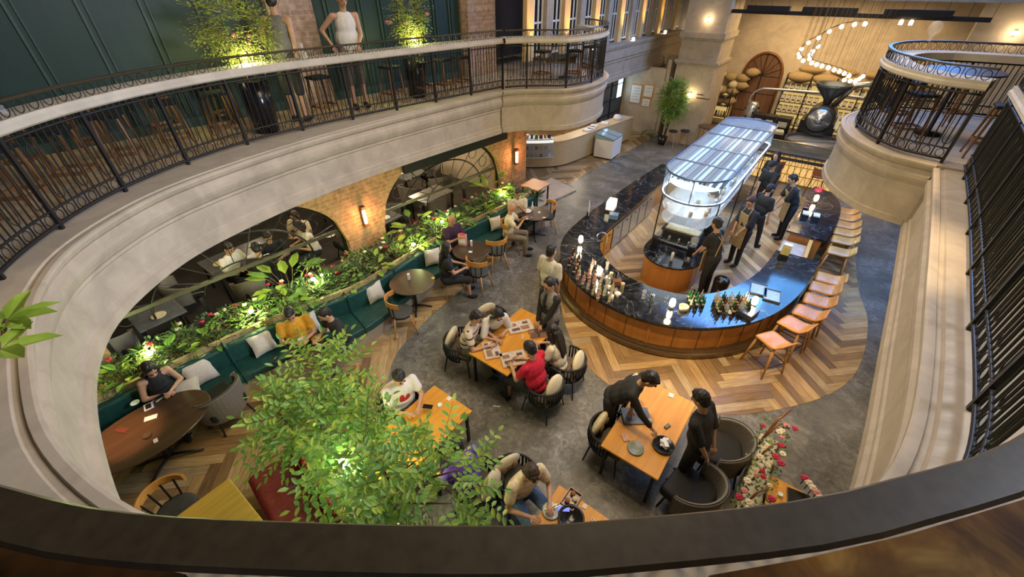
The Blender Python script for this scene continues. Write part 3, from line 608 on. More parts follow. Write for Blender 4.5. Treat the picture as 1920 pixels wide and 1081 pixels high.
# sheltered corridor under the gallery
m = MB(); m.bb((-12, 20.4, 0), (-6.95, 20.6, ZB + .1)); struct('wall_notices', m, M['beige'])
m = MB(); m.bb((-12.1, 12.2, 0), (-12, 20.4, ZB)); struct('wall_corridor', m, M['ceil'])
m = MB(); m.bb((-12, 12.2, ZB - .02), (-7.8, 20.4, ZB)); struct('ceiling_corridor', m, M['ceil'])
d = MB(); d.bb((-8.93, 18.1, 0), (-8.87, 20.35, 2.7)); s = struct('window_15', d, M['black'])
g = MB(); g.bb((-8.86, 18.2, .2), (-8.84, 19.0, 2.6)); g.bb((-8.86, 19.15, .2), (-8.84, 20.2, 2.6)); put('pane', g, flat('dusk_pane', (.05, .07, .09), .15), s); g = MB(); g.bb((-8.84, 19.7, 1.5), (-8.83, 20.15, 2.6)); put('bright_pane', g, emit('daylit_pane', (.55, .8, 1), 3), s)
g = MB()
for z in (.9, 1.5, 2.1): g.bb((-8.84, 18.2, z), (-8.82, 20.2, z + .04))
put('mullion', g, M['iron'], s)
m = MB(); m.bb((-6.97, 20.4, 0), (-6.8, 22.2, 3.2)); m.bb((-7.6, 22.0, 0), (-6.3, 22.2, 3.2)); struct('wall_recess', m, M['beige'])
# battered pier with two moulded bands
m = MB()
for z0, z1, e in ((0, 3.15, 0), (3.15, 3.22, .05), (3.22, 3.32, .10), (3.32, 4.05, .0), (4.05, 4.12, .05), (4.12, 4.32, .10), (4.32, 10.5, .02)): m.bb((-6.42 - e, 19.9 - e, z0), (-4.85 + e, 21.8, z1))
struct('wall_pier', m, M['fascia'])
# ---------------------------------------------------------------- back wall
YB = 24.5
m = MB(); m.bb((-9, YB, 0), (5.5, YB + .3, 10.5)); struct('wall_back', m, M['beige'])
m = MB(); m.bb((-18, -4, 10.5), (7, 26, 10.7)); struct('ceiling', m, M['ceil'])
m = MB(); m.bb((-5.8, 20.2, 5.45), (5.4, 24.5, 5.75)); struct('ceiling_back', m, M['ceil'])
m = MB(); m.bb((2.2, 20.6, 0), (5.4, 21.0, 5.5)); struct('wall_return', m, M['beige'])
# arched plank door
t = thing('door_1', 'arched brown plank door in the back wall', 'door', (-3.8, YB, 0)); t['kind'] = 'structure'
pts = [(-4.62, 0), (-4.62, 2.35)] + [(-3.8 + .82 * math.cos(a), 2.35 + .95 * math.sin(a)) for a in [PI - PI * i / 16 for i in range(17)]] + [(-2.98, 0)]
def yprism(m, pts, y0, y1, mi=0):
    n = len(pts); vs = [(x, y0, z) for x, z in pts] + [(x, y1, z) for x, z in pts]
    m.add(vs, [tuple(range(n)), tuple(range(n, 2 * n))[::-1]] + [(i, n + i, n + (i + 1) % n, (i + 1) % n) for i in range(n)], mi)
m = MB(); yprism(m, pts, YB - .06, YB); put('door_leaf', m, wood('door_planks', (.10, .045, .022), (.19, .09, .045), .6, 2, .35), t, True)
m = MB(); m.tube([(x * 1.0, YB - .08, z) for x, z in pts], .06, 6); put('door_frame', m, M['barwood2'], t, True)
m = MB(); m.bar((-3.8, YB - .09, 0), (-3.8, YB - .09, 3.3), .018, 6)
for i in range(1, 8): a = PI * i / 8; m.bar((-3.8, YB - .08, 2.35), (-3.8 + .8 * math.cos(a), YB - .08, 2.35 + .93 * math.sin(a)), .010, 5)
for z in (.8, 1.6, 2.35): m.bar((-4.6, YB - .08, z), (-3.0, YB - .08, z), .010, 5)
put('strap_hinge', m, M['iron'], t, True)

m = MB(); m.T = LW; m.bb((.02, 6.2, 2.22), (.14, 9.9, 2.75)); struct('trim_7', m, M['black'])
m = MB(); m.bb((-5.8, 20.2, 5.75), (5.4, 20.4, 10.5)); struct('wall_bulkhead', m, M['beige'])
RF = [p for p in offset_path(HB, -.9) if p.x > .8 and p.y > 2.2]
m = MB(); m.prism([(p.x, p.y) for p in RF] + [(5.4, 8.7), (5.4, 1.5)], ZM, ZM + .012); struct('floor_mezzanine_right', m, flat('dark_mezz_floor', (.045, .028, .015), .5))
# ---------------------------------------------------------------- chairs and tables (local: sitter looks along +Y)
def arcpath(r, a0, a1, z, n=16, cy=0, ry=None):
    ry = ry or r; return [(r * math.cos(R(a0 + (a1 - a0) * i / n)), cy + ry * math.sin(R(a0 + (a1 - a0) * i / n)), z) for i in range(n + 1)]
def band(m, r, a0, a1, z0, z1, th, n=16, cy=0, dz=0, mi=0, flare=0):
    vs = []
    for i in range(n + 1):
        a = R(a0 + (a1 - a0) * i / n); e = math.sin(PI * i / n)
        for rr, z in ((r, z0), (r + flare, z1 + dz * e), (r + th + flare, z1 + dz * e), (r + th, z0)): vs.append((rr * math.cos(a), cy + rr * math.sin(a), z))
    fs = []
    for i in range(n):
        for j in range(4): fs.append((i * 4 + j, i * 4 + (j + 1) % 4, (i + 1) * 4 + (j + 1) % 4, (i + 1) * 4 + j))
    fs += [(0, 1, 2, 3), (n * 4 + 3, n * 4 + 2, n * 4 + 1, n * 4)]
    return m.add(vs, fs, mi, False)
def wood_chair(label, loc, rz, group=None):
    t = thing('bentwood_chair', label, 'chair', loc, rz, group); t.scale = (1.1,) * 3
    m = MB(); m.lathe([(.02, .45), (.19, .45), (.215, .465), (.215, .48), (.18, .49), (.02, .485)], (0, 0, 0), 20); put('seat', m, flat('dark_seat', (.05, .05, .045), .6), t)
    m = MB(); band(m, .245, 195, 345, .72, .82, .022, 18, .02, .02); put('backrest', m, M['bentwood'], t, bevel=.006)
    m = MB(); m.tube(arcpath(.20, 0, 360, .44, 20)[:-1], .014, 6, True)
    for a in (225, 255, 285, 315): c, s = math.cos(R(a)), math.sin(R(a)); m.bar((c * .2, s * .2, .45), (c * .25, s * .25 + .02, .76), .012, 6)
    put('back_frame', m, M['iron'], t)
    for x in (-1, 1):
        for y in (-1, 1): m = MB(); m.bar((x * .14, y * .14, .45), (x * .22, y * .22, 0), .019, 8, 0, .012); put('leg', m, M['tanwood'], t)
    return t
def rope_chair(label, loc, rz, group=None):
    t = thing('barrel_armchair', label, 'armchair', loc, rz, group); t.scale = (1.05,) * 3
    m = MB(); m.box((0, .01, .42), (.48, .48, .10)); put('seat', m, M['dseat'], t, bevel=.035, seg=3)
    m = MB(); m.tube(arcpath(.30, 165, 375, .66, 22), .018, 6); m.tube(arcpath(.28, 165, 375, .36, 22), .016, 6)
    for i in range(23): a = R(165 + 210 * i / 22); m.tube([(.28 * math.cos(a), .28 * math.sin(a), .36), (.315 * math.cos(a), .315 * math.sin(a), .5), (.30 * math.cos(a), .30 * math.sin(a), .66)], .017, 5)
    put('woven_back', m, M['black'], t)
    m = MB(); m.ell((0, -.19, .64), (.225, .065, .21), 16, 10, rot=Matrix.Rotation(R(-12), 3, 'X')); put('back_cushion', m, M['cream'], t)
    m = MB(); 
    for x in (-.09, 0, .08): m.ell((x, -.13 + abs(x) * .2, .66), (.05, .02, .07), 8, 6)
    put('cushion_print', m, flat('brown_print', (.22, .12, .05), .8), t)['label'] = 'brown patterned print on the cushion'
    for x in (-1, 1):
        for y in (-1, 1): m = MB(); m.bar((x * .20, y * .19, .38), (x * .26, y * .25, 0), .015, 6, 0, .011); put('leg', m, M['iron'], t)
    return t
def grey_chair(label, loc, rz, group=None, w=.34):
    t = thing('upholstered_armchair', label, 'armchair', loc, rz, group); t.scale = (1.1,) * 3
    m = MB(); m.box((0, .03, .38), (.54, .54, .18)); put('seat', m, M['black'], t, bevel=.05, seg=3)
    m = MB(); band(m, .29, 172, 368, .24, .62, .05, 20, .04, .14, 0, .03); put('backrest', m, M['grey'], t, bevel=.018)
    m = MB(); m.tube([(p[0], p[1], .62 + .14 * math.sin(PI * i / 20)) for i, p in enumerate(arcpath(.35, 172, 368, .62, 20, .04))], .007, 5); put('piping', m, M['black'], t)
    for x in (-1, 1):
        for y in (-1, 1): m = MB(); m.bar((x * .20, y * .20, .3), (x * .25, y * .25, 0), .014, 6); put('leg', m, M['iron'], t)
    return t
def bar_stool(label, loc, rz, group=None):
    t = thing('bar_stool', label, 'stool', loc, rz, group); t.scale = (1.22, 1.22, 1.08)
    m = MB(); n = 12; prof = [(.20, .635), (.10, .655), (0, .652), (-.10, .655), (-.17, .68), (-.215, .75), (-.235, .79)]
    vs = []; 
    for y, z in prof:
        hw = .185 if z < .74 else .165
        for i in range(7): x = -hw + 2 * hw * i / 6; e = 1 - (2 * abs(x) / (2 * hw)) ** 3; vs.append((x, y, z + .012 * e - .0))
    k = len(vs); vs += [(x, y + (-.03 if j >= 35 else 0), z - (.045 if j < 35 else .01)) for j, (x, y, z) in enumerate(vs[:k])]
    fs = []; R_ = len(prof)
    for i in range(R_ - 1):
        for j in range(6): a = i * 7 + j; fs += [(a, a + 1, a + 8, a + 7), (k + a, k + a + 7, k + a + 8, k + a + 1)]
    for i in range(R_ - 1): fs += [(i * 7, i * 7 + 7, k + i * 7 + 7, k + i * 7), (i * 7 + 6, k + i * 7 + 6, k + i * 7 + 13, i * 7 + 13)]
    for j in range(6): fs += [(j, k + j, k + j + 1, j + 1), ((R_ - 1) * 7 + j, (R_ - 1) * 7 + j + 1, k + (R_ - 1) * 7 + j + 1, k + (R_ - 1) * 7 + j)]
    m.add(vs, fs, 0, True); o = put('seat', m, M['leather'], t); b = o.modifiers.new('s', 'SUBSURF'); b.levels = b.render_levels = 1
    for x in (-1, 1):
        for y in (-1, 1): m = MB(); m.bar((x * .14, y * .15, .62), (x * .20, y * .22, 0), .021, 8, 0, .014); put('leg', m, M['tanwood'], t)
    m = MB()
    for (x1, y1), (x2, y2) in (((-1, -1), (1, -1)), ((-1, 1), (1, 1)), ((-1, -1), (-1, 1)), ((1, -1), (1, 1))): m.bar((x1 * .178, y1 * .197, .24), (x2 * .178, y2 * .197, .24), .008, 6)
    put('footrest', m, M['iron'], t)
    return t
def rect_table(label, x0, y0, x1, y1, top=None, z=.75, group=None, name='rectangular_table', legmat=None):
    cx, cy = (x0 + x1) / 2, (y0 + y1) / 2; t = thing(name, label, 'table', (cx, cy, 0), 0, group); dx, dy = (x1 - x0) / 2, (y1 - y0) / 2
    m = MB(); m.box((0, 0, z - .02), (2 * dx, 2 * dy, .04)); put('tabletop', m, top or M['orange'], t, bevel=.012)
    m = MB(); m.box((0, 0, z - .06), (2 * dx - .14, 2 * dy - .14, .04)); put('apron', m, M['iron'], t)
    for sx in (-1, 1):
        for sy in (-1, 1): m = MB(); m.bb((sx * (dx - .07) - .02, sy * (dy - .07) - .02, 0), (sx * (dx - .07) + .02, sy * (dy - .07) + .02, z - .04)); put('leg', m, legmat or M['iron'], t)
    return t
def round_table(label, c, r=.47, z=.75, top=None, group=None):
    t = thing('round_table', label, 'table', (c[0], c[1], 0), 0, group)
    m = MB(); m.lathe([(.01, z - .035), (r - .02, z - .035), (r, z - .02), (r, z - .005), (r - .006, z), (.01, z)], (0, 0, 0), 40, sm=False); put('tabletop', m, top or M['dtop'], t)
    m = MB(); m.lathe([(.03, .06), (.035, .1), (.03, z - .05), (.12, z - .035), (.01, z - .035)], (0, 0, 0), 10); put('pedestal', m, M['iron'], t)
    for i in range(4): a = PI / 4 + i * PI / 2; m = MB(); m.tube([(0, 0, .10), (.18 * math.cos(a), .18 * math.sin(a), .07), (.34 * math.cos(a), .34 * math.sin(a), .015)], [.024, .02, .018], 6); put('foot', m, M['iron'], t)
    return t

rect_table('honey-wood table in the middle of the grey floor covered with open menus', -3.75, 3.66, -2.88, 5.22)
rect_table('honey-wood table with a grey tray, a green-grey plate and a pan, served by two waiters', -1.06, 3.44, -.22, 4.98)
rect_table('honey-wood table in front of the man in the white printed tee', -3.70, 1.15, -2.88, 2.79)
rect_table('honey-wood table with a large black bowl just above the handrail', -1.22, 1.2, -.43, 2.61)
rect_table('bare yellow wooden table at the lower left with a bent wooden chair', -4.72, -.95, -3.85, .06, top=wood('yellow_top', (.50, .30, .04), (.66, .42, .07), .35, 1, .7, .3))
rect_table('small honey-wood side table carrying a black tray by the rose planter', .95, 3.3, 1.32, 4.42)
rect_table('small square oak table with thin black legs behind the round blue-lit table', -7.42, 10.15, -6.72, 10.9, top=wood('pale_square_top', (.45, .24, .10), (.58, .34, .16), .4, 0, .8))
round_table('empty dark round table on the parquet with one white card', (-6.16, 4.52), .49)
round_table('dark round table with a gift bag between the plum tee and the black dress', (-6.02, 6.27), .45)
round_table('round table glinting blue near the end of the banquette', (-5.93, 8.82), .43)
rect_table('small dark table laid with dishes at the curve of the banquette', -6.1, 1.35, -5.35, 2.1, top=M['dtop'])
t = round_table('dark oval table at the near banquette with a warm pool of light on it', (-6.42, -.32), .55, top=wood('brown_top', (.045, .024, .013), (.08, .045, .024), .3, 1, .7, .3)); t.scale = (1, 1.5, 1)
# chairs
wood_chair('bentwood chair under the woman in the black dress', (*at(850, 520, .45)[:2], 0), R(-35))
wood_chair('bentwood chair with its curved back to the aisle, below the gift-bag table', (*at(897, 503, .6)[:2], 0), R(10))
wood_chair('empty bentwood chair at the right of the gift-bag table', (*at(930, 470, .5)[:2], 0), R(62))
wood_chair('bentwood chair under the man in the pale yellow shirt', (*at(957, 440, .5)[:2], 0), R(-50))
wood_chair('empty bentwood chair with an orange back at the right of the blue-lit table', (*at(1025, 405, .5)[:2], 0), R(140))
wood_chair('bentwood chair below the empty dark round table', (*at(752, 585, .5)[:2], 0), R(-30))
wood_chair('bentwood chair beside the man in black at the banquette corner', (-5.05, 2.0, 0), R(75))
wood_chair('curved-back wooden chair tucked to the bare yellow table', (-5.00, -.55, 0), R(-80))
for lab, x, y, a in (('woven black armchair under the man in the striped knit', -4.14, 3.88, -72), ('cream-cushioned woven armchair under the woman in the black vest', -4.12, 4.72, -108), ('cream-cushioned woven armchair behind the red tee', -2.36, 3.98, 90), ('cream-cushioned woven armchair behind the long-haired woman in cream', -2.32, 4.66, 98),
        ('woven armchair under the man in the white printed tee', -4.04, 2.31, -98), ('woven black armchair behind the purple tee', -2.12, 2.06, 100), ('woven armchair behind the man in the pale yellow tee', -1.78, 2.38, -108), ('cream-backed woven armchair behind the bending waiter', -1.06, 3.82, -88), ('cream-backed woven armchair tucked at the far side of the waiters table', -1.0, 4.80, -85)):
    rope_chair(lab, (x, y, 0), R(a))
grey_chair('grey upholstered armchair turned to the waiters table, nearest the rose planter', (.34, 4.66, 0), R(105))
grey_chair('grey upholstered armchair with black piping, lower one beside the waiters table', (.20, 3.76, 0), R(78))
grey_chair('dark grey curved armchair at the right of the near banquette table', (*at(415, 755, .4)[:2], 0), R(100))
grey_chair('grey armchair half hidden by the cream moulding at the lower left', (-5.95, -1.6, 0), R(10))
STP = [(1450, 640), (1488, 610), (1513, 588), (1531, 565), (1541, 542), (1552, 524), (1568, 472), (1575, 451), (1578, 436), (1580, 422), (1580, 408), (1579, 396)]
s0 = None
labs = ['first tan leather bar stool at the near curve of the bar, all four legs showing', 'second tan leather bar stool round the near curve', 'third tan leather bar stool, beside the bar lamp', 'fourth tan leather bar stool beside the blue-lit counter', 'fifth tan leather bar stool beside the blue-lit counter', 'sixth tan leather bar stool, last before the counter gap',
    'tan leather bar stool standing at the gap between the two counters', 'tan leather bar stool, first beside the far counter block', 'tan leather bar stool, second beside the far counter block', 'tan leather bar stool, third beside the far counter block', 'tan leather bar stool, fourth beside the far counter block', 'tan leather bar stool nearest the round balcony above the far block']
for i, (u, v) in enumerate(STP):
    p = at(u, v, .66); dx, dy = -1.95 - p.x, (9.0 - p.y) if p.y < 9 else 0; a = math.atan2(dy, dx) - PI / 2; loc = (p.x + (.02 if i < 6 else .05), p.y, 0)
    if i < 6 : loc = (p.x, p.y, 0)
    if s0 is None: s0 = bar_stool(labs[0], loc, a, 'tan leather stools round the bar')
    else: dup(s0, loc, a, labs[i])
# banquette
BK = smooth_path([(-7.52, -2.2), (-7.46, -.6), (-7.36, .5), (-7.24, 1.6), (-7.0, 2.7), (-6.80, 3.6), (-6.84, 4.6), (-6.90, 5.6), (-6.82, 7.3), (-6.66, 8.9), (-6.62, 9.6)], .15)
t = thing('banquette', 'long serpentine dark green velvet banquette below the planter', 'banquette', (-6.9, 3, 0))
DS = lambda i: .62 + .25 * math.exp(-((BK[i].y - 2.9) / .9) ** 2)
m = MB(); fr = offset_path(BK, -.62); fr = [V((BK[i].x + (fr[i].x - BK[i].x) * DS(i) / .62, BK[i].y + (fr[i].y - BK[i].y) * DS(i) / .62, 0)) for i in range(len(BK))]
def strip(m, A, B, z0, z1):
    n = len(A); vs = []
    for i in range(n): vs += [(A[i].x, A[i].y, z0), (A[i].x, A[i].y, z1), (B[i].x, B[i].y, z1), (B[i].x, B[i].y, z0)]
    fs = [(i * 4 + j, i * 4 + (j + 1) % 4, (i + 1) * 4 + (j + 1) % 4, (i + 1) * 4 + j) for i in range(n - 1) for j in range(4)] + [(0, 1, 2, 3), ((n - 1) * 4 + 3, (n - 1) * 4 + 2, (n - 1) * 4 + 1, (n - 1) * 4)]
    m.add(vs, fs)
inn = [BK[i].lerp(fr[i], .94) for i in range(len(BK))]
strip(m, BK, inn, 0, .30); put('plinth', m, M['beigebase'], t, True)
idx = [0]; acc = 0
for i in range(1, len(BK)):
    acc += (BK[i] - BK[i - 1]).length
    if acc > 1.05: idx.append(i); acc = 0
idx[-1] = len(BK) - 1
for a, b in zip(idx[:-1], idx[1:]):
    m = MB(); strip(m, BK[a:b + 1], fr[a:b + 1], .30, .46); put('seat_cushion', m, M['teal'], t, True, bevel=.03, seg=3)
    q0 = offset_path(BK, -.03)[a:b + 1]; q1 = offset_path(BK, -.17)[a:b + 1]
    m = MB(); strip(m, q0, q1, .44, .84); put('backrest', m, M['teal'], t, True, bevel=.04, seg=3)
# planter wall behind the banquette
PL = offset_path(BK, .04)
m = MB(); q = [V((lx(p.y) + .03, p.y, 0)) for p in PL]; strip(m, q, PL, 0, .70); t = thing('planter', 'long low plaster planter between banquette and brick arches', 'planter', (-7.3, 3, 0)); put('trough', m, M['beigebase'], t, True)
m = MB(); strip(m, offset_path(BK, .07), offset_path(BK, .01), .70, .90); put('rim', m, wood('planter_rim', (.40, .30, .14), (.5, .38, .18), .5, 1), t, True)
m = MB(); strip(m, [p + V((.04, 0, 0)) for p in q], offset_path(BK, .09), .70, .76); s = put('soil', m, M['soil'], t, True); 
# pillows
def pillow(lab, loc, rz, tilt, mat='pillow', s=.42):
    m = MB(); n = 8; vs = []
    for k in (1, -1):
        for i in range(n + 1):
            for j in range(n + 1):
                u_, v_ = i / n * 2 - 1, j / n * 2 - 1; e = (1 - u_ ** 4) * (1 - v_ ** 4); pin = 1 - .10 * (1 - abs(u_ * v_)) * max(abs(u_), abs(v_)) 
                vs.append((u_ * s / 2 * pin, k * .075 * e ** .6, v_ * s / 2 * pin))
    q = (n + 1) ** 2; fs = []
    for k in range(2):
        for i in range(n):
            for j in range(n): a = k * q + i * (n + 1) + j; fs.append((a, a + 1, a + n + 2, a + n + 1) if k else (a, a + n + 1, a + n + 2, a + 1))
    m.add(vs, fs, 0, True); o = put('pillow', m, M[mat], loc=loc, rz=rz); o.rotation_euler.x = tilt; tag(o, lab, 'pillow', None); return o
pillow('white square pillow standing at the bend near the pink flowers', (-6.60, 3.85, .66), R(85), R(-20), s=.40)
pillow('white pillow leaning between the plum tee and the black dress', (-6.62, 5.55, .68), R(60), R(-22), s=.40)
pillow('cream pillow beside the man in the pale yellow shirt', (-6.50, 7.80, .68), R(70), R(-20), 'cream', .36)
pillow('beige pillow lying against the banquette beside the phone-reading woman', (-7.14, .62, .66), R(88), R(-30), 'pillow', .44)
pillow('beige pillow on the seat at the elbow of the phone-reading woman', (-6.98, .30, .56), R(70), R(-62), 'pillow', .46)
pillow('beige pillow left of the mustard polo', (-6.98, 1.62, .66), R(85), R(-32), 'pillow', .40)
pillow('beige pillow between the mustard polo and the black tee', (-6.80, 2.42, .66), R(80), R(-25), 'pillow', .40)
# tufted red bench
t = thing('tufted_bench', 'oxblood tufted leather bench under the tree at the bottom', 'bench', (-3.92, .38, 0), R(-8)); t.scale = (.9, 1.0, 1)
m = MB(); n1, n2 = 28, 12; vs = []
for i in range(n1 + 1):
    for j in range(n2 + 1):
        x = -.95 + 1.9 * i / n1; y = -.30 + .60 * j / n2; z = .45
        for bx in [-.72, -.36, 0, .36, .72]:
            for by in (-.13, .13): d2 = (x - bx) ** 2 + (y - by) ** 2; z -= .035 * math.exp(-d2 / .004)
        e = min(1, (n1 / 2 - abs(i - n1 / 2)) / 2, (n2 / 2 - abs(j - n2 / 2)) / 1.5); vs.append((x, y, z - .05 * (1 - e) ** 2))
q = len(vs); vs += [(-.95, -.30, .30), (-.95, .30, .30), (.95, -.30, .30), (.95, .30, .30)]
fs = [(i * (n2 + 1) + j, (i + 1) * (n2 + 1) + j, (i + 1) * (n2 + 1) + j + 1, i * (n2 + 1) + j + 1) for i in range(n1) for j in range(n2)]
m.add(vs[:q], fs, 0, True); m.bb((-.95, -.30, .28), (.95, .30, .405)); put('seat_cushion', m, M['red'], t)
m = MB(); m.bb((-.93, -.28, 0), (.93, .28, .28)); put('base', m, M['barwood2'], t)
m = MB(); 
for i in range(19): x = -.92 + .102 * i; m.ell((x, .36, .60), (.055, .06, .26), 8, 8)
m.bb((-.95, .33, .2), (.95, .42, .80)); put('backrest', m, M['red'], t, bevel=.02)
# dining-room furniture behind the glass
for lab, x0, y0, x1, y1 in (('dark dining table behind the near arch, crowded with plates', -10.7, 2.0, -9.6, 3.6), ('blue-grey square table behind the near end of the planter', -9.75, .35, -8.95, 1.15), ('grey table laid with two white plates behind the second arch', -9.55, 5.35, -8.75, 6.5), ('pale table far inside the dining room behind the second arch', -11.9, 8.2, -10.6, 9.2), ('dark table at the back of the dining room behind the second arch', -11.6, 5.6, -10.6, 6.8), ('grey table close behind the leaves of the second arch', -9.6, 7.4, -8.8, 8.6)):
    rect_table(lab, x0, y0, x1, y1, top=flat('slate_top', (.11, .115, .12), .25, 0, 10, .2), group=None, name='dining_table')
for i, (x, y, a, lab) in enumerate([(-9.2, 2.5, 90, 'dark dining chair under the white tee behind the near arch'), (-9.2, 5.0, 180, 'beige-backed dining chair beside the brick pier behind the arch'), (-8.95, 7.9, 100, 'round-backed dining chair close behind the second arch glazing'), (-10.2, 8.0, 10, 'dining chair in front of the pale far table'), (-10.9, 9.6, 170, 'dining chair behind the pale far table'), (-9.9, 6.9, 0, 'dining chair between two tables behind the second arch'), (-10.3, 1.4, 0, 'dining chair at the near end of the crowded dark table'), (-9.4, -.1, 60, 'rounded grey dining chair behind the yellow-lit brick edge'), (-10.0, 9.2, 70, 'dining chair by the bright corner of the dining room'), (-11.3, 7.3, 0, 'dining chair against the rear row behind the second arch')]):
    if i == 0: g0 = grey_chair(lab, (x, y, 0), R(a))
    else: dup(g0, (x, y, 0), R(a), lab)
# ---------------------------------------------------------------- curved bar
BT = .80
OUT = smooth_path([(-4.50, 14.6), (-4.60, 13), (-4.66, 10.8), (-4.66, 9.2), (-4.48, 7.95), (-3.85, 6.98), (-3.0, 6.45), (-2.12, 6.28), (-1.43, 6.36), (-.85, 6.62), (-.40, 6.98), (-.02, 7.42), (.30, 8.0), (.54, 8.8), (.68, 9.7), (.75, 10.66)], .12)
INN = smooth_path([(-.15, 10.64), (-.22, 9.7), (-.42, 8.8), (-.75, 8.1), (-1.16, 7.65), (-1.6, 7.45), (-2.2, 7.40), (-2.85, 7.58), (-3.4, 7.98), (-3.74, 8.6), (-3.82, 9.4), (-3.84, 10.8), (-3.86, 12.4), (-3.84, 14.6)], .12)
def poly(*P): return [(p.x, p.y) for q in P for p in q]
t = thing('bar_counter', 'curved wooden bar with a black marble top and brass kick rail', 'bar counter', (-2, 6.5, 0)); BAR = t
m = MB(); m.prism(poly(OUT, INN), BT - .045, BT); put('countertop', m, M['marble'], t, True)
m = MB(); m.prism(poly(offset_path(OUT, .03), offset_path(INN, .03)), BT - .10, BT - .045); put('counter_edge', m, M['blackgloss'], t, True)
fo = offset_path(OUT, .13); bi = offset_path(INN, .05)
m = MB(); m.prism(poly(fo, bi), .02, BT - .10); put('body', m, M['barwood'], t, True)
acc = 0; nx = .25; k = 0
stl = MB(); grv = MB()
for i in range(1, len(fo)):
    d = fo[i] - fo[i - 1]; L = d.length; an = math.atan2(d.y, d.x)
    while acc + L > nx:
        q = fo[i - 1] + d * ((nx - acc) / L); nn = V((math.sin(an), -math.cos(an), 0))
        if k % 2 == 0 and k % 6 in (0,): stl = MB(); stl.box((q.x + nn.x * .012, q.y + nn.y * .012, .42), (.07, .035, .56), an); put('pilaster', stl, M['barwood'], t, True, bevel=.012)
        elif k % 2 == 0: grv = MB(); grv.box((q.x + nn.x * .002, q.y + nn.y * .002, .42), (.014, .022, .54), an); put('panel_bead', grv, M['barwood2'], t, True)
        nx += .235; k += 1
    acc += L
m = MB(); m.sweep(offset_path(OUT, -.02), [(.16, .0), (-.0, .0), (-.03, .04), (-.03, .12), (0, .16), (.05, .165), (.16, .15)], side=1); put('kick_rail', m, M['brass'], t, True)
m = MB(); m.sweep(offset_path(OUT, -.02), [(.0, .162), (-.012, .18), (0, .20), (.012, .18), (0, .162)], side=1); put('foot_rail_tube', m, M['brass'], t, True)
# inner fronts
def inner(y0, y1, mat, name, n):
    m = MB(); m.bb((-3.82, y0, .06), (-3.80, y1, BT - .12)); p = put(name, m, mat, t, True)
    h = MB()
    for i in range(n): yy = y0 + (y1 - y0) * (i + .5) / n; h.bb((-3.80, yy - .06, .60), (-3.785, yy + .06, .615)); h.bb((-3.798, y0 + (y1 - y0) * i / n - .004, .08), (-3.79, y0 + (y1 - y0) * i / n + .004, .66))
    put('drawer_pull', h, M['black'], p, False) if False else put('handle', h, M['iron'], t, True)
inner(9.45, 12.3, M['steel'], 'fridge_front', 5); inner(8.55, 9.40, M['orange'], 'drawer_front', 2)
# far right block
P2 = smooth_path([(.76, 11.85), (.84, 12.8), (.88, 13.7), (.80, 14.6), (.50, 15.3), (.05, 15.6)], .12); P3 = [V((-.05, 15.0, 0)), V((0, 13.4, 0)), V((-.13, 11.88, 0))]
t = thing('bar_counter', 'separate far bar block with black marble top and rounded end under the lamp', 'bar counter', (.3, 12, 0))
m = MB(); m.prism(poly(P2, P3), BT - .045, BT); put('countertop', m, M['marble'], t, True)
c2 = V((.35, 13.6, 0)); m = MB(); m.prism([(c2.x + (p.x - c2.x) * .8, c2.y + (p.y - c2.y) * .96) for p in P2 + P3], 0, BT - .045); put('body', m, M['barwood'], t, True)
t = thing('gate_shelf', 'low pinkish counter flap in the gap of the bar', 'counter', (.2, 11.2, 0)); m = MB(); m.bb((-.1, 10.75, .52), (.5, 11.8, .56)); put('flap', m, plaster('pink_board', (.5, .36, .28)), t, True); m = MB(); m.bb((.42, 10.78, 0), (.5, 11.8, .75)); m.bb((.1, 10.8, 0), (.16, 11.8, .52)); put('side_panel', m, M['orange'], t, True)
# centre station
IS = [(-2.78, 14.6)] + [(-2.78, 9.3)] + [(-2.09 + .69 * math.cos(a), 9.15 + .74 * math.sin(a)) for a in [PI + PI * i / 16 for i in range(17)]] + [(-1.40, 14.6)]
t = thing('bar_station', 'rounded wooden station with black top in the middle of the bar', 'bar counter', (-2.1, 11.5, 0))
sc = lambda P, k: [(-2.09 + (x + 2.09) * k, y if y > 14 else 9.3 + (y - 9.3) * k) for x, y in P]
m = MB(); m.prism(IS, .70, .74); put('countertop', m, M['marble'], t, True)
m = MB(); m.prism(sc(IS, .93), 0, .70); put('body', m, M['barwood'], t, True)
# glazed canopy
HX0, HX1, HY0, HY1 = -2.82, -1.42, 9.62, 14.4
def race(k=0.0, z=0):
    r = (HX1 - HX0) / 2 - k; c = (HX0 + HX1) / 2
    return [(c + r * math.cos(a), HY0 + r * math.sin(a), z) for a in [PI + PI * i / 18 for i in range(19)]] + [(c + r * math.cos(a), HY1 + r * math.sin(a) * .6, z) for a in [PI * i / 14 for i in range(15)]]
t = thing('glass_canopy', 'long glazed canopy with rounded ends lit white above the bar station', 'canopy', (-2.12, 12, 2.1))
fs_ = flat('blue_steel_frame', (.16, .22, .34), .3, .7)
m = MB(); m.tube(race(0, 2.62), .022, 8, True)
for y in (10.05, 11.3, 12.6, 13.7): m.bar((HX0, y, 2.62), (HX1, y, 2.62), .018, 6)
for a in range(0, 18, 5): p = race(0, 0)[a]; m.bar((p[0], p[1], 2.10), (p[0], p[1], 2.62), .010, 6)
m.tube(race(0, 2.08), .02, 8, True); put('frame', m, fs_, t, True)
m = MB(); m.prism([(x, y) for x, y, z in race(.02)], 2.60, 2.608); put('roof_glass', m, M['frost'], t, True)
m = MB()
q = race(.01); n = len(q); vs = [(x, y, 2.10) for x, y, z in q] + [(x, y, 2.60) for x, y, z in q]; m.add(vs, [(i, (i + 1) % n, n + (i + 1) % n, n + i) for i in range(n)], 0, True); put('side_glass', m, M['frost'], t, True)
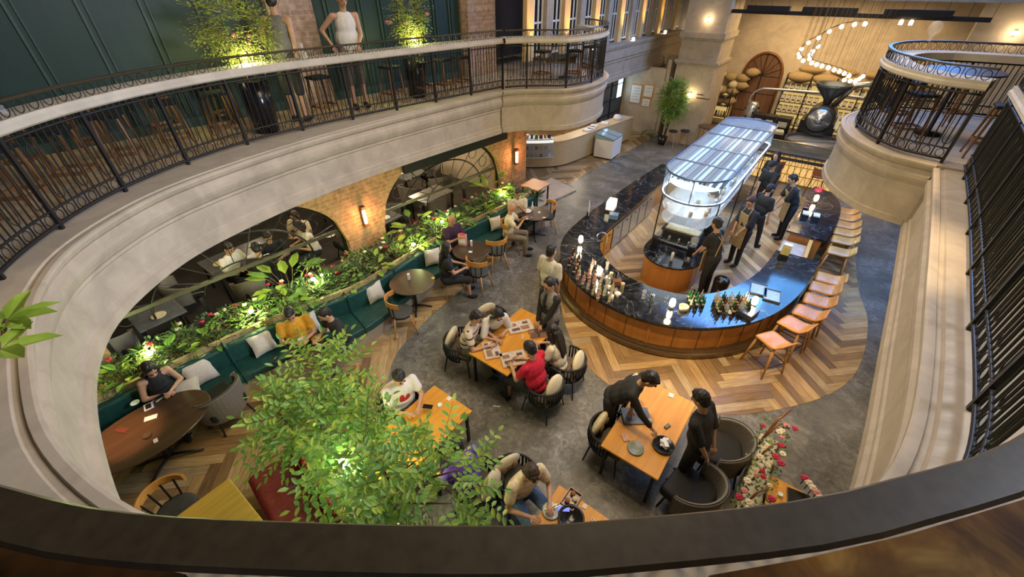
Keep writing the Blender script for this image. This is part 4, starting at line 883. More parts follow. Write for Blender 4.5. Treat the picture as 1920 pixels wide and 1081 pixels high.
m = MB(); m.tube(race(.03, 2.085), .016, 6, True); put('light_strip', m, M['cool'], t, True)['label'] = 'bright white light strip round the lower edge'
m = MB(); rr = random.Random(3)
for i in range(24):
    x = HX0 + .08 + (HX1 - HX0 - .16) * rr.random(); m.bb((x - .010 - .030 * rr.random() ** 2, HY0 - .35, 2.44), (x + .012, HY1 + .2, 2.47))
put('ceiling_slat', m, flat('steel_slat', (.16, .20, .26), .4, .2), t, True)
m = MB(); m.prism([(x, y) for x, y, z in race(.10)], 2.36, 2.38); put('light_panel', m, emit('panel_glow', (.75, .88, 1.0), 1.3), t, True)
m = MB()
for x in (HX0 + .06, HX1 - .06):
    for y in (HY0 - .1, 11.8, HY1): m.bar((x, y, .74), (x, y, 2.08), .016, 6)
put('post', m, M['iron'], t, True)
for z, k in ((1.72, .10), (1.42, .14)):
    m = MB(); m.prism([(x, y) for x, y, q_ in race(k)], z, z + .02); m.tube(race(k, z + .05), .010, 5, True); put('hanging_shelf', m, M['glass'], t, True)
# machines on the station
def lathe_thing(name, label, cat, c, prof, mat, n=14, group=None):
    m = MB(); m.lathe(prof, (0, 0, 0), n); o = put(name, m, mat, loc=c); return tag(o, label, cat, group)
t = thing('espresso_machine', 'cream and steel espresso machine on the near end of the station', 'coffee machine', (-2.12, 9.75, .74))
m = MB(); m.box((0, 0, .18), (.85, .45, .30)); put('housing', m, flat('machine_body', (.05, .05, .05), .3, .4), t, bevel=.03)
m = MB(); m.box((0, -.05, .36), (.80, .30, .05)); put('cup_rail', m, flat('cream_enamel', (.66, .58, .34), .3), t, bevel=.015)
m = MB(); m.box((0, -.26, .05), (.80, .16, .05)); put('drip_tray', m, M['steel'], t, bevel=.01)
for x in (-.24, 0, .24): m = MB(); m.lathe([(.03, .10), (.035, .18), (.02, .2)], (x, -.24, 0), 10); m.bar((x, -.26, .14), (x, -.40, .12), .012, 6); put('group_head', m, M['steel'], t)
for i, (x, y) in enumerate([(-2.55, 9.15), (-1.72, 9.25)]):
    t = thing('coffee_grinder', ['black coffee grinder at the left of the station', 'black coffee grinder at the right of the station'][i], 'grinder', (x, y, .74)); m = MB(); m.box((0, 0, .14), (.16, .22, .28)); put('body', m, M['blackgloss'], t, bevel=.02); m = MB(); m.lathe([(.03, .28), (.09, .36), (.085, .46), (.03, .47)], (0, 0, 0), 12); put('hopper', m, M['glass'], t)
lathe_thing('milk_carton', 'tall white milk carton on the black station top', 'carton', (-2.0, 8.75, .74), [(.001, 0), (.035, 0), (.035, .2), (.02, .23), (.001, .23)], M['white'], 4)
lathe_thing('ice_bucket', 'round steel tub on the station top', 'tub', (-1.68, 8.86, .74), [(.001, 0), (.07, 0), (.085, .12), (.075, .12), (.06, .02), (.001, .02)], M['dsteel'])
lathe_thing('waste_bin', 'round black bin with a blue-lit lid inside the bar', 'bin', (-.86, 8.95, 0), [(.001, 0), (.15, 0), (.17, .55), (.15, .60), (.001, .61)], M['blackgloss'])
rr = random.Random(5)
for i in range(40):
    y = 9.1 + 4.8 * i / 40; x = -2.12 + (-.42 if i % 2 else .42) * (1 if i % 3 else .4) + rr.uniform(-.05, .05)
    lathe_thing('storage_jar', 'small glass or steel jar crowded on the hanging shelves under the canopy', 'jar', (x, y, 1.74), [(.001, 0), (.045, 0), (.045, .11), (.03, .14), (.001, .14)], [M['steel'], M['white'], M['cream'], M['glass']][i % 4], 8, 'jars on the hanging shelves under the canopy')

# ---------------------------------------------------------------- things on the bar
bg = [flat('bottle_green', (.02, .12, .04), .12), flat('bottle_clear', (.50, .52, .52), .1), flat('bottle_amber', (.18, .06, .015), .12), flat('bottle_brown', (.05, .025, .02), .12), flat('bottle_pink', (.55, .30, .28), .15), flat('bottle_straw', (.52, .45, .24), .15)]
lab_m = flat('label_cream', (.62, .54, .38), .6); capm = flat('cap_gold', (.45, .30, .1), .3, .8)
def bottle(label, loc, mi, h=.27, r=.032, group=None):
    t = thing('bottle', label, 'bottle', loc, 0, group)
    m = MB(); m.lathe([(.001, 0), (r, 0), (r, h * .58), (r * .36, h * .74), (r * .36, h * .95), (.001, h * .95)], (0, 0, 0), 10); put('body', m, bg[mi], t)
    m = MB(); m.lathe([(r * 1.02, h * .15), (r * 1.02, h * .34)], (0, 0, 0), 10); put('paper_label', m, lab_m, t)
    m = MB(); m.lathe([(.001, h * .93), (r * .42, h * .93), (r * .42, h), (.001, h)], (0, 0, 0), 8); put('cap', m, capm, t); return t
PB = [bottle('', (-1, 7, BT), i) for i in range(6)]
for b in PB:
    for c in kids(b): pass
spots = [('bottles on the bar beside the blue-lit lamp', 'bottle in the cluster between the dark box and the near right lamp', 1338, 562, 1405, 590, 5, 5, (1, 2, 3, 0, 5, 1)), ('green bottles behind the middle bar lamp', 'green or clear bottle with herbs behind the middle bar lamp', 1288, 556, 1322, 578, 3, 3, (0, 0, 1, 0)),
         ('pink and straw bottles round the left candle lamp', 'slim pale bottle in the cluster at the left end of the bar', 1102, 505, 1150, 560, 5, 4, (4, 1, 5, 4, 1)), ('pale bottles at the outer left edge of the bar', 'pale bottle in the outer row along the left edge of the bar', 1080, 515, 1128, 560, 5, 2, (4, 5, 1, 4)), ('dark bottles at the far left of the bar', 'dark bottle near the leftmost bar lamp', 1068, 480, 1086, 505, 2, 4, (3, 3, 2))]
first = True; cnt = 0; used = set()
for grp, lb, u0, v0, u1, v1, a_, b_, cols in spots:
    for i in range(a_):
        for j in range(b_):
            u = u0 + (u1 - u0) * (i + .5) / a_ + (j - b_ / 2) * (3 if u0 < 1100 else 2); v = v0 + (v1 - v0) * ((i + .5) / a_ if u0 < 1200 else (j + .5) / b_) + (0 if u0 > 1200 else (j - b_ / 2) * -7)
            p = at(u, v, BT); mi = cols[(i * 3 + j * 5) % len(cols)]
            if mi not in used: used.add(mi); o = PB[mi]; o.location = (p.x, p.y, BT); o['label'] = lb; o['group'] = grp
            else: dup(PB[mi], (p.x, p.y, BT), 0, lb, grp, rr.uniform(.85, 1.12))
def lamp(label, p, s=1):
    t = thing('table_lamp', label, 'lamp', p); m = MB(); m.lathe([(.001, 0), (.05, 0), (.05, .02), (.02, .04), (.02, .07), (.001, .07)], (0, 0, 0), 14); put('base', m, M['brass'], t)
    m = MB(); m.lathe([(.001, .07), (.045, .07), (.058, .12), (.05, .21), (.03, .235), (.001, .24)], (0, 0, 0), 14); put('lamp_shade', m, M['lamp'], t)
    l = bpy.data.lights.new('lamp_light', 'POINT'); l.energy = 9 * s; l.color = (1, .74, .42); l.shadow_soft_size = .06; lo = bpy.data.objects.new('lamp_light', l); COL.objects.link(lo); lo.parent = t; lo.location = (0, 0, .34); return t
for lb, u, v in (('glowing bar lamp at the far left curve of the counter', 1088, 458), ('glowing bar lamp among the pale bottles', 1124, 520), ('glowing bar lamp in the middle of the counter before the green bottles', 1258, 578), ('glowing bar lamp at the blue-lit right part of the counter', 1411, 574), ('glowing bar lamp on the far block beside the round balcony', 1527, 380)):
    lamp(lb, at(u, v, BT))
def boxthing(name, label, cat, c, d, mat, rz=0, bevel=.004, group=None):
    m = MB(); m.box((0, 0, d[2] / 2), d); o = put(name, m, mat, loc=c, rz=rz, bevel=bevel); return tag(o, label, cat, group)
boxthing('menu_box', 'dark flat box with a blue sheen at the front edge of the bar', 'box', at(1402, 588, BT), (.26, .34, .09), flat('slate_box', (.06, .07, .085), .3), R(-15))
boxthing('menu_card', 'small cream card by the dark box on the bar', 'card', at(1366, 584, BT), (.10, .14, .01), M['paper'], R(20))
for i, (u, v, lb) in enumerate(((1447, 555, 'open tray sunk in the blue-lit counter, right one'), (1422, 543, 'open tray sunk in the blue-lit counter, left one'))):
    t = thing('tray', lb, 'tray', at(u, v, BT), R(8)); m = MB(); m.box((0, 0, .008), (.30, .42, .016)); put('base', m, flat('pale_blue_tray', (.30, .42, .48), .3), t)
    m = MB(); 
    for x, y, a, b in ((-.15, 0, .012, .42), (.15, 0, .012, .42), (0, -.21, .30, .012), (0, .21, .30, .012)): m.box((x, y, .02), (a, b, .03))
    put('rim', m, M['dsteel'], t)
t = thing('drink_dispenser', 'lemonade dispenser full of pale yellow drink at the end of the blue-lit counter', 'dispenser', at(1468, 482, BT)); m = MB(); m.box((0, 0, .04), (.20, .16, .08)); put('base', m, M['black'], t); m = MB(); m.box((0, 0, .20), (.18, .15, .24)); put('tank', m, flat('lemonade', (.75, .62, .22), .15), t, bevel=.03); m = MB(); m.box((0, 0, .335), (.17, .14, .03)); put('lid', m, M['white'], t, bevel=.01)
t = thing('sign_stand', 'blank white sign on a short stand at the left side of the bar', 'sign', at(1103, 405, BT), R(-60)); m = MB(); m.box((0, 0, .24), (.34, .012, .30)); put('sign_panel', m, M['white'], t); m = MB(); m.box((0, 0, .05), (.10, .10, .10)); put('foot', m, M['black'], t)
t = thing('cake_stand', 'glowing cream display on the left run of the bar counter', 'display', at(1145, 393, BT), R(10)); m = MB(); m.box((0, 0, .03), (.26, .4, .06)); put('base', m, M['dtop'], t); m = MB(); m.box((0, 0, .18), (.22, .34, .24)); put('lit_box', m, emit('cream_glow', (1, .85, .55), 2.0), t, bevel=.02)
boxthing('till', 'small screen till lit blue on the left run of the bar', 'till', at(1150, 408, BT), (.24, .2, .12), flat('till_blue', (.18, .28, .42), .25), R(20))
for i, (u, v, lb) in enumerate(((1165, 548, 'tall straw canister in the middle of the bar, left one'), (1205, 562, 'tall glass canister standing alone on the black marble'), (1220, 569, 'tall glass canister second from the middle lamp'), (1144, 528, 'tall pale canister by the left cluster'), (1137, 508, 'round white-rimmed canister by the left cluster'))):
    lathe_thing('canister', lb, 'canister', at(u, v, BT), [(.001, 0), (.035, 0), (.035, .20), (.04, .21), (.04, .24), (.001, .24)], [M['cream'], M['glass'], M['steel']][i % 3])
lathe_thing('dessert_bowl', 'glass dish with a white mound near the left end of the bar front', 'bowl', at(1157, 556, BT), [(.001, 0), (.04, 0), (.02, .02), (.075, .09), (.05, .11), (.001, .13)], M['white'])
lathe_thing('straw_basket', 'round wicker basket beside the green bottles', 'basket', at(1281, 580, BT), [(.001, 0), (.08, 0), (.095, .09), (.085, .09), (.07, .02), (.001, .02)], M['cream'])
boxthing('copper_box', 'small copper box on the inner edge of the bar', 'box', at(1157, 532, BT), (.16, .12, .10), flat('copper_pot', (.45, .2, .1), .3, .6), R(30))
m = MB(); m.tube([(0, 0, 0), (0, 0, .30)] + [(-.12 + .12 * math.cos(a), 0, .30 + .12 * math.sin(a)) for a in [PI * i / 8 for i in range(9)]] + [(-.24, 0, .22)], .011, 8); tag(put('tap', m, M['steel'], loc=at(1136, 466, BT), rz=R(20)), 'tall curved steel tap at the inner left edge of the bar', 'tap')
for i, (u, v) in enumerate(((1500, 392), (1520, 396))):
    t = thing('menu_holder', ['white menu stack in a black holder on the far block, left one', 'white menu stack in a black holder on the far block, right one'][i], 'menus', at(u + 8, v + 14, BT), R(5)); m = MB(); m.box((0, 0, .05), (.17, .26, .10)); put('holder', m, M['black'], t); m = MB(); m.box((0, 0, .115), (.15, .23, .03)); put('menu_stack', m, M['paper'], t)
boxthing('black_caddy', 'small black caddy beside the lamp on the far block', 'caddy', at(1508, 396, BT), (.12, .12, .12), M['blackgloss'])
t = thing('red_lamp_flower', 'red blossom in a small vase beside the far lamp', 'flower', at(1527, 372, BT)); m = MB(); m.lathe([(.001, 0), (.03, 0), (.04, .08), (.02, .12), (.001, .12)], (0, 0, 0), 10); put('vase', m, M['glass'], t); m = MB(); m.ell((0, 0, .26), (.11, .10, .05)); m.ell((.05, .04, .3), (.06, .06, .04)); put('blossom', m, M['rose'], t)

# ---------------------------------------------------------------- back of the hall
YS = 17.6
t = thing('roastery_counter', 'dark counter with a glowing lattice front before the coffee roasters', 'counter', (0, YS, 0))
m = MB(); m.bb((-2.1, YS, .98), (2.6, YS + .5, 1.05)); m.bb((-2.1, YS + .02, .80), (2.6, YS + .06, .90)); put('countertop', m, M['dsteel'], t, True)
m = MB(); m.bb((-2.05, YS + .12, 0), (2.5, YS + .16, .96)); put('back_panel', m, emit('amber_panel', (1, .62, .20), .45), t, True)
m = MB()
for i in range(24): x = -2.0 + 4.5 * i / 23; m.bar((x, YS + .09, 0), (x + .18, YS + .09, .96), .010, 4); m.bar((x + .18, YS + .08, 0), (x, YS + .08, .96), .010, 4)
for z in (.02, .32, .64, .94): m.bar((-2.05, YS + .07, z), (2.5, YS + .07, z), .012, 4)
put('lattice', m, M['barwood2'], t, True)
m = MB(); m.bb((-2.1, YS + .51, .9), (2.6, YS + .53, 1.3)); put('glass_screen', m, glass('screen_glass', (.9, .9, .85), .05, .88), t, True); m = MB(); m.bar((-2.1, YS + .52, 1.3), (2.6, YS + .52, 1.3), .02, 6); put('screen_rail', m, M['brass'], t, True)
m = MB(); m.bb((-2.3, 18.4, 0), (3, 23, .55)); struct('floor_platform', m, M['blackgloss'])
for i, (x, lb) in enumerate(((-1.25, 'red-brown high chair before the glowing lattice, left one'), (.05, 'red-brown high chair before the glowing lattice, right one'))):
    t = thing('high_chair', lb, 'chair', (x, 16.9, 0)); m = MB(); m.box((0, 0, .72), (.42, .42, .06)); put('seat', m, flat('rust_leather', (.28, .09, .03), .45), t, bevel=.02); m = MB(); band(m, .21, 200, 340, .78, 1.0, .03); put('backrest', m, flat('rust_back', (.28, .09, .03), .45), t)
    for sx in (-1, 1):
        for sy in (-1, 1): m = MB(); m.bar((sx * .15, sy * .15, .7), (sx * .22, sy * .22, 0), .016, 6); put('leg', m, M['barwood2'], t)
def roaster(lb, x, y, s):
    t = thing('coffee_roaster', lb, 'coffee roaster', (x, y, .55)); S = lambda *a: [q * s for q in a]
    m = MB(); m.lathe([(.001, .28 * s), (.76 * s, .28 * s), (.80 * s, .32 * s), (.80 * s, .52 * s), (.76 * s, .52 * s), (.74 * s, .42 * s), (.001, .40 * s)], (.1 * s, -.72 * s, 0), 32); put('cooling_tray', m, M['dsteel'], t); m = MB(); m.lathe([(.001, .43 * s), (.73 * s, .43 * s), (.73 * s, .44 * s), (.001, .44 * s)], (.1 * s, -.72 * s, 0), 32); m.box((.1 * s, -.72 * s, .47 * s), (1.4 * s, .05 * s, .05 * s), .5); put('sieve_plate', m, flat('bright_sieve', (.6, .55, .42), .3, .6), t)
    m = MB(); m.box((0, -.6 * s, .16 * s), (.8 * s, .8 * s, .32 * s)); put('tray_base', m, M['blackgloss'], t)
    m = MB(); m.box((0, .45 * s, .45 * s), (1.0 * s, .9 * s, .9 * s)); put('base', m, M['blackgloss'], t, bevel=.03)
    m = MB(); m.tube([(0, -.05 * s, .95 * s), (0, .9 * s, .95 * s)], .40 * s, 20); put('drum', m, M['dsteel'], t)
    m = MB(); m.tube([(0, -.12 * s, .95 * s), (0, -.04 * s, .95 * s)], .33 * s, 20); m.tube([(.0, -.16 * s, .95 * s), (0, -.1 * s, .95 * s)], .12 * s, 12); put('drum_door', m, M['steel'], t)
    m = MB(); m.lathe([(.10 * s, 1.35 * s), (.14 * s, 1.5 * s), (.48 * s, 1.85 * s), (.50 * s, 1.95 * s), (.46 * s, 1.95 * s), (.08 * s, 1.5 * s), (.08 * s, 1.35 * s)], (0, .35 * s, 0), 24); put('hopper', m, flat('blue_grey_hopper', (.08, .10, .13), .3, .6), t)
    m = MB(); m.tube([(.2 * s, .6 * s, 1.3 * s), (.5 * s, .7 * s, 1.9 * s), (1.0 * s, .8 * s, 2.0 * s), (1.5 * s, .9 * s, 1.7 * s)], .09 * s, 10); put('exhaust_pipe', m, M['steel'], t)
    m = MB(); m.box((.48 * s, -.02, .95 * s), (.06, .2, .36 * s)); put('control_panel', m, M['white'], t); return t
roaster('large black coffee roaster with funnel hopper and round cooling tray', -.72, 20.35, 1.2); roaster('second coffee roaster at the right half hidden by the round balcony', 1.05, 20.9, 1.1)
boxthing('packing_scale', 'cream weighing scale with a dark display beside the roaster', 'scale', (-1.95, 20.5, .95), (.42, .42, .10), M['cream'], R(10)); boxthing('scale_plinth', 'black cabinet under the cream scale', 'cabinet', (-1.95, 20.5, .55), (.5, .5, .40), M['blackgloss'])
# shelf with white boxes and sacks
def shelf(lb, x0, x1, y, zs, d=.45, mat=None):
    t = thing('display_shelf', lb, 'shelf', ((x0 + x1) / 2, y, 0)); m = MB()
    for z in zs: m.bb((x0, y - d, z - .02), (x1, y, z + .01))
    put('shelf_board', m, M['dtop'], t, True); m = MB(); n = max(2, int((x1 - x0) / .9) + 1)
    for i in range(n): x = x0 + (x1 - x0) * i / (n - 1); m.bb((x - .02, y - d, 0), (x + .02, y - d + .04, zs[-1] + .35)); m.bb((x - .02, y - .04, 0), (x + .02, y, zs[-1] + .35))
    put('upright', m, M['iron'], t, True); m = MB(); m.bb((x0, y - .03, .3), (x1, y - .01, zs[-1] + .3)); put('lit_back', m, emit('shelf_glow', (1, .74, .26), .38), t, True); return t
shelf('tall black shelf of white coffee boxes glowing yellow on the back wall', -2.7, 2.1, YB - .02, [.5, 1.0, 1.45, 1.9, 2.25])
bx = None
for k, z in enumerate((.51, 1.01, 1.46, 1.91)):
    for i in range(22):
        x = -2.6 + 4.6 * i / 21
        if (i * 7 + k * 3) % 11 == 0: continue
        lb = 'white coffee box in the glowing back-wall shelf'
        if bx is None:
            bx = thing('coffee_box', lb, 'box', (x, YB - .25, z), 0, 'white boxes on the back-wall shelf'); m = MB(); m.box((0, 0, .13), (.17, .26, .26)); put('carton', m, M['paper'], bx); m = MB(); m.box((0, -.132, .10), (.12, .004, .05)); put('front_label', m, M['dtop'], bx)
        else: dup(bx, (x, YB - .25, z), 0)
def sack(lb, p, r, rz=0, grp=None, mat='sack'):
    m = MB(); m.ell((0, 0, r[2]), r, 16, 10); m.v = [(x, y, max(.0, z) if z > .02 else 0) for x, y, z in m.v]; m.ell((r[0] * .95, 0, r[2]), (r[0] * .18, r[1] * .3, r[2] * .35), 8, 6); return tag(put('burlap_sack', m, M[mat], loc=p, rz=rz), lb, 'sack', grp)
for i in range(5): sack('plump burlap sack on top of the back-wall coffee shelf', (-2.2 + 1.0 * i, YB - .3, 2.27), (.54, .26, .22), 0, 'sacks on top of the coffee shelf')
for i in range(3): sack('burlap sack lying higher against the back wall', (-1.9 + 1.2 * i, YB - .22, 2.66), (.5, .2, .15), 0, 'upper sacks against the back wall')
shelf('black rack of jars and sacks left of the arched plank door', -6.0, -4.75, YB - .3, [.45, .95, 1.4], .4)
for i, (u, v) in enumerate(((1350, 188), (1368, 186), (1352, 172), (1372, 172), (1357, 158), (1378, 156), (1390, 160), (1372, 140), (1352, 142), (1395, 138), (1410, 140))):
    p = aty(u, v, YB - .35); 
    if v > 165: p.z = .97 if v > 180 else 1.42
    else: p.z = [1.42, 1.7, 1.7, 2.02, 2.02, 2.02, 2.3][i - 4]
    sack(['rounded sack', 'yellow-lit sack', 'small bulging sack'][i % 3] + ' in the pile left of the plank door', (p.x, YB - .35, p.z), (.30, .20, .19), R(20 * (i % 3)), 'sacks piled left of the plank door', ['sack', 'sack', 'cream'][i % 3])
boxthing('red_tin', 'salmon-red drum at the foot of the rack left of the plank door', 'drum', (-5.55, YB - .9, 0), (.34, .34, .95), flat('salmon', (.62, .16, .08), .5), 0, .05)
for i in range(9): lathe_thing('spice_jar', 'dark glass jar on the lower rack left of the plank door', 'jar', (-5.9 + .13 * i, YB - .55, .47), [(.001, 0), (.05, 0), (.05, .2), (.03, .25), (.001, .25)], bg[(2, 3, 1, 5)[i % 4]], 8, 'jars on the lower rack left of the plank door')
# high oval table with stools before the pier
t = thing('high_table', 'dark oval high table before the back rack', 'table', (-4.15, 19.75, 0)); m = MB(); m.lathe([(.01, .92), (.48, .92), (.5, .95), (.48, .97), (.01, .97)], (0, 0, 0), 28, sx=1.5, sy=1); put('tabletop', m, M['dtop'], t)
for x, y in ((-.5, -.2), (.5, -.2), (-.5, .2), (.5, .2)): m = MB(); m.bar((x, y, .92), (x * 1.1, y * 1.1, 0), .022, 6); put('leg', m, M['tanwood'], t)
for i, (x, y, lb) in enumerate(((-5.75, 19.25, 'black-seated wooden stool in front of the pier, nearer one'), (-5.35, 19.6, 'black-seated wooden stool in front of the pier, beside the oval table'))):
    t = thing('wooden_stool', lb, 'stool', (x, y, 0)); m = MB(); m.lathe([(.01, .62), (.18, .62), (.2, .65), (.18, .67), (.01, .665)], (0, 0, 0), 16); put('seat', m, M['black'], t)
    for sx in (-1, 1):
        for sy in (-1, 1): m = MB(); m.bar((sx * .11, sy * .11, .62), (sx * .18, sy * .18, 0), .015, 6); put('leg', m, M['tanwood'], t)
# truss and chandelier
t = thing('ceiling_truss', 'long black stepped beam hung below the back ceiling', 'beam', (-1.2, 20, 5.1)); m = MB(); m.bb((-4.8, 19.95, 4.98), (2.4, 20.15, 5.10)); put('lower_beam', m, M['black'], t, True)
m = MB()
for a, b in ((-4.3, -2.9), (-2.5, -.9), (-.2, 1.5)): m.bb((a, 19.9, 5.06), (b, 20.2, 5.24))
put('upper_box', m, M['black'], t, True); m = MB()
for i in range(14): x = -4.6 + 7 * i / 13; m.bar((x, 20.05, 5.1), (x, 20.05, 5.46), .008, 4)
put('hanger', m, M['iron'], t, True)
for i, x in enumerate((.35, .6)): tag(lathe_thing('spotlight', 'small lit spotlight under the black ceiling beam', 'spotlight', (x, 19.9, 4.84), [(.001, 0), (.05, 0), (.055, .1), (.03, .14), (.001, .14)], M['bulb'], 10), 'small lit spotlight under the black ceiling beam', 'spotlight', 'pair of spotlights under the beam')
t = thing('chandelier', 'spiral chandelier of glowing globe bulbs hung on fine rods', 'chandelier', (-.9, 18.6, 5.0))
BP = [(1622, 45), (1602, 46), (1578, 50), (1555, 59), (1535, 71), (1516, 80), (1503, 92), (1498, 101), (1499, 107), (1506, 114), (1534, 87), (1524, 96), (1519, 103), (1518, 110), (1522, 118), (1531, 121), (1541, 124), (1553, 127), (1564, 131), (1574, 134), (1583, 138), (1592, 142), (1583, 150), (1594, 152), (1604, 152), (1611, 148), (1618, 143)]
pts = []
for i, (u, v) in enumerate(BP):
    yy_ = 19.0 + .6 * math.sin(i * .32); p = aty(u, v, yy_); pts.append(p)
    m = MB(); m.ell(p, (.062, .062, .062), 12, 8); put('globe_bulb', m, M['bulb'], t, True)
m = MB()
for p in pts: m.bar(p, (p.x, p.y, 5.45), .0055, 4)
for i in range(16): x = -2.0 + .14 * i; m.bar((x, 19.4, 4.0 - .03 * i), (x, 19.4, 5.45), .004, 4)
put('suspension_rod', m, M['brass'], t, True)
m = MB(); m.tube([p + V((0, 0, .09)) for p in pts[:10]], .018, 6); m.tube([p + V((0, 0, .09)) for p in pts[10:]], .018, 6); put('spiral_frame', m, M['brass'], t, True)
# framed notices, wall sconces
for i, (x0, x1, z0, z1, lb) in enumerate(((-8.46, -7.92, 1.27, 2.08, 'large framed white notice on the beige corridor wall'), (-7.84, -7.38, 1.60, 2.14, 'small framed notice, upper right of three on the corridor wall'), (-7.84, -7.42, 1.18, 1.56, 'small framed notice, lower right of three on the corridor wall'))):
    t = thing('framed_notice', lb, 'picture', ((x0 + x1) / 2, 20.39, z0)); m = MB(); m.bb((x0, 20.36, z0), (x1, 20.4, z1)); put('frame', m, M['orange'], t, True); m = MB(); m.bb((x0 + .03, 20.35, z0 + .03), (x1 - .03, 20.362, z1 - .03)); put('sheet', m, M['white'], t, True)
    m = MB(); 
    for k in range(5 if i == 0 else 2): m.bb((x0 + .12, 20.345, z1 - .16 - .12 * k), (x1 - .12 - .05 * (k % 2), 20.351, z1 - .145 - .12 * k))
    put('print', m, flat('grey_ink', (.30, .29, .28), .8), t, True)
for lb, p, st in (('glowing wall light on the pier beside the leafy tree', (-5.55, 19.86, 2.05), 9), ('glowing wall light high on the pier above the mouldings', (-5.55, 19.86, 4.75), 5), ('glowing wall light at the upper right edge on the return wall', (aty(1903, 62, 20.55).x, 20.55, aty(1903, 62, 20.55).z), 8)):
    t = thing('wall_light', lb, 'wall light', p); m = MB(); m.box((0, -.01, 0), (.10, .03, .14)); put('back_plate', m, M['brass'], t); m = MB(); m.ell((-.05, -.06, .0), (.05, .04, .06)); m.ell((.05, -.06, .0), (.05, .04, .06)); put('bulb', m, M['lamp'], t)
    l = bpy.data.lights.new('wall_light_glow', 'POINT'); l.energy = st; l.color = (1, .74, .45); l.shadow_soft_size = .08; lo = bpy.data.objects.new('wall_light_glow', l); COL.objects.link(lo); lo.parent = t; lo.location = (0, -.2, 0)
def letters(txt, size, loc, rot, mat, lb, cat='lettering', parent=None):
    c = bpy.data.curves.new('lettering', 'FONT'); c.body = txt; c.size = size; c.extrude = .004; c.align_x = 'CENTER'; o = bpy.data.objects.new('t', c); COL.objects.link(o); dg = bpy.context.evaluated_depsgraph_get()
    me = bpy.data.meshes.new_from_object(o.evaluated_get(dg)); bpy.data.objects.remove(o); me.materials.clear(); me.materials.append(mat); q = bpy.data.objects.new('lettering', me); COL.objects.link(q); q.location = loc; q.rotation_euler = rot
    if parent is not None: q.parent = parent
    else: tag(q, lb, cat)
    return q

t = thing('steel_pipe_frame', 'bent grey steel pipe frame rising behind the canopy before the coffee shelf', 'pipe', aty(1398, 240, 21.6)); m = MB(); m.tube(smooth_path([tuple(aty(u, v, 21.6)) for u, v in ((1396, 245), (1401, 205), (1409, 180), (1424, 168), (1445, 167), (1530, 173), (1625, 184))], .15), .05, 10); put('pipe', m, M['steel'], t, True)
for i, (u, v, w_, lb) in enumerate(((1423, 222, .42, 'dark machine box with a beige label, left one behind the canopy'), (1444, 226, .42, 'dark machine box with a beige label, right one behind the canopy'), (1475, 214, .55, 'black coffee machine with chrome fittings left of the roaster'))):
    p = aty(u, v, 21.2); t = thing('machine_box', lb, 'machine', (p.x, 21.2, .55)); m = MB(); m.box((0, 0, .45), (w_, .45, .9)); put('housing', m, M['blackgloss'], t, bevel=.03); m = MB(); m.box((0, -.235, .62), (w_ * .6, .02, .22)); put('label_plate', m, M['paper'] if i < 2 else M['steel'], t)
t = thing('patterned_urn', 'tall silver urn with a dark pattern behind the far end of the canopy', 'urn', (*aty(1403, 225, 21.5)[:2], .55)); m = MB(); m.lathe([(.001, 0), (.18, 0), (.26, .5), (.28, .95), (.2, 1.2), (.12, 1.25), (.001, 1.25)], (0, 0, 0), 20); put('body', m, M['steel'], t)
m = MB()
for i in range(14): a = i * 2.4; z = .25 + .06 * i; m.ell((.255 * math.cos(a), .255 * math.sin(a), z), (.05, .05, .06), 6, 4)
put('dark_pattern', m, M['black'], t)
# brick sconces
for lb, p in (('copper wall sconce glowing pink-orange on the brick pier between the arches', atx(681, 404, -8.12)), ('copper wall sconce glowing on the brick by the pastry counter', atx(966, 293, -7.70))):
    t = thing('wall_sconce', lb, 'wall light', p, -math.atan(TILT)); m = MB(); m.box((.02, 0, 0), (.04, .10, .50)); put('back_plate', m, M['iron'], t); m = MB(); m.tube([(.07, 0, -.17), (.07, 0, .17)], .035, 12); put('glass_tube', m, M['sconce'], t)
    for z in (-.21, .21): m = MB(); m.box((.06, 0, z), (.09, .10, .07)); put('cap', m, flat('copper_cap', (.3, .12, .06), .4, .7), t)
    l = bpy.data.lights.new('sconce_glow', 'POINT'); l.energy = 14; l.color = (1, .48, .22); l.shadow_soft_size = .08; lo = bpy.data.objects.new('sconce_glow', l); COL.objects.link(lo); lo.parent = t; lo.location = (.18, 0, 0)
# pastry counter
CP = smooth_path([(-10.2, 12.7), (-9.4, 13.0), (-8.7, 13.55), (-8.25, 14.2), (-8.05, 15.2), (-7.95, 16.0), (-7.55, 18.95)], .15)
t = thing('pastry_counter', 'long curved pale-oak counter with a glass pastry case at its near end', 'counter', (-8.6, 14, 0))
inn = offset_path(CP, .55)
m = MB(); strip(m, CP, inn, .06, .98); put('body', m, M['creamwood'], t, True)
m = MB(); strip(m, [p for p in offset_path(CP, -.02)][12:], offset_path(CP, .58)[12:], .98, 1.02); put('countertop', m, M['creamwood'], t, True)
m = MB(); strip(m, offset_path(CP, .06), offset_path(CP, .5), 0, .06); put('plinth', m, M['black'], t, True)
n_ = 13
m = MB(); strip(m, offset_path(CP, -.03)[:n_], offset_path(CP, .5)[:n_], .42, .45); strip(m, offset_path(CP, -.03)[:n_], offset_path(CP, .5)[:n_], 1.10, 1.13); put('case_shelf', m, M['white'], t, True)
m = MB(); strip(m, offset_path(CP, -.03)[:n_], offset_path(CP, -.02)[:n_], .45, 1.10); put('case_glass', m, glass('case_glass', (.9, .95, 1), .03, .85), t, True)
m = MB(); strip(m, offset_path(CP, .02)[:n_], offset_path(CP, .03)[:n_], .45, 1.10); put('case_back', m, emit('case_glow', (1, .93, .78), .8), t, True)
rr = random.Random(8); co = offset_path(CP, .0); foods = [M['orange'], M['white'], M['red'], M['cream'], M['leafA'], flat('choc', (.08, .03, .02), .5), flat('blue_pack', (.06, .10, .35), .4)]
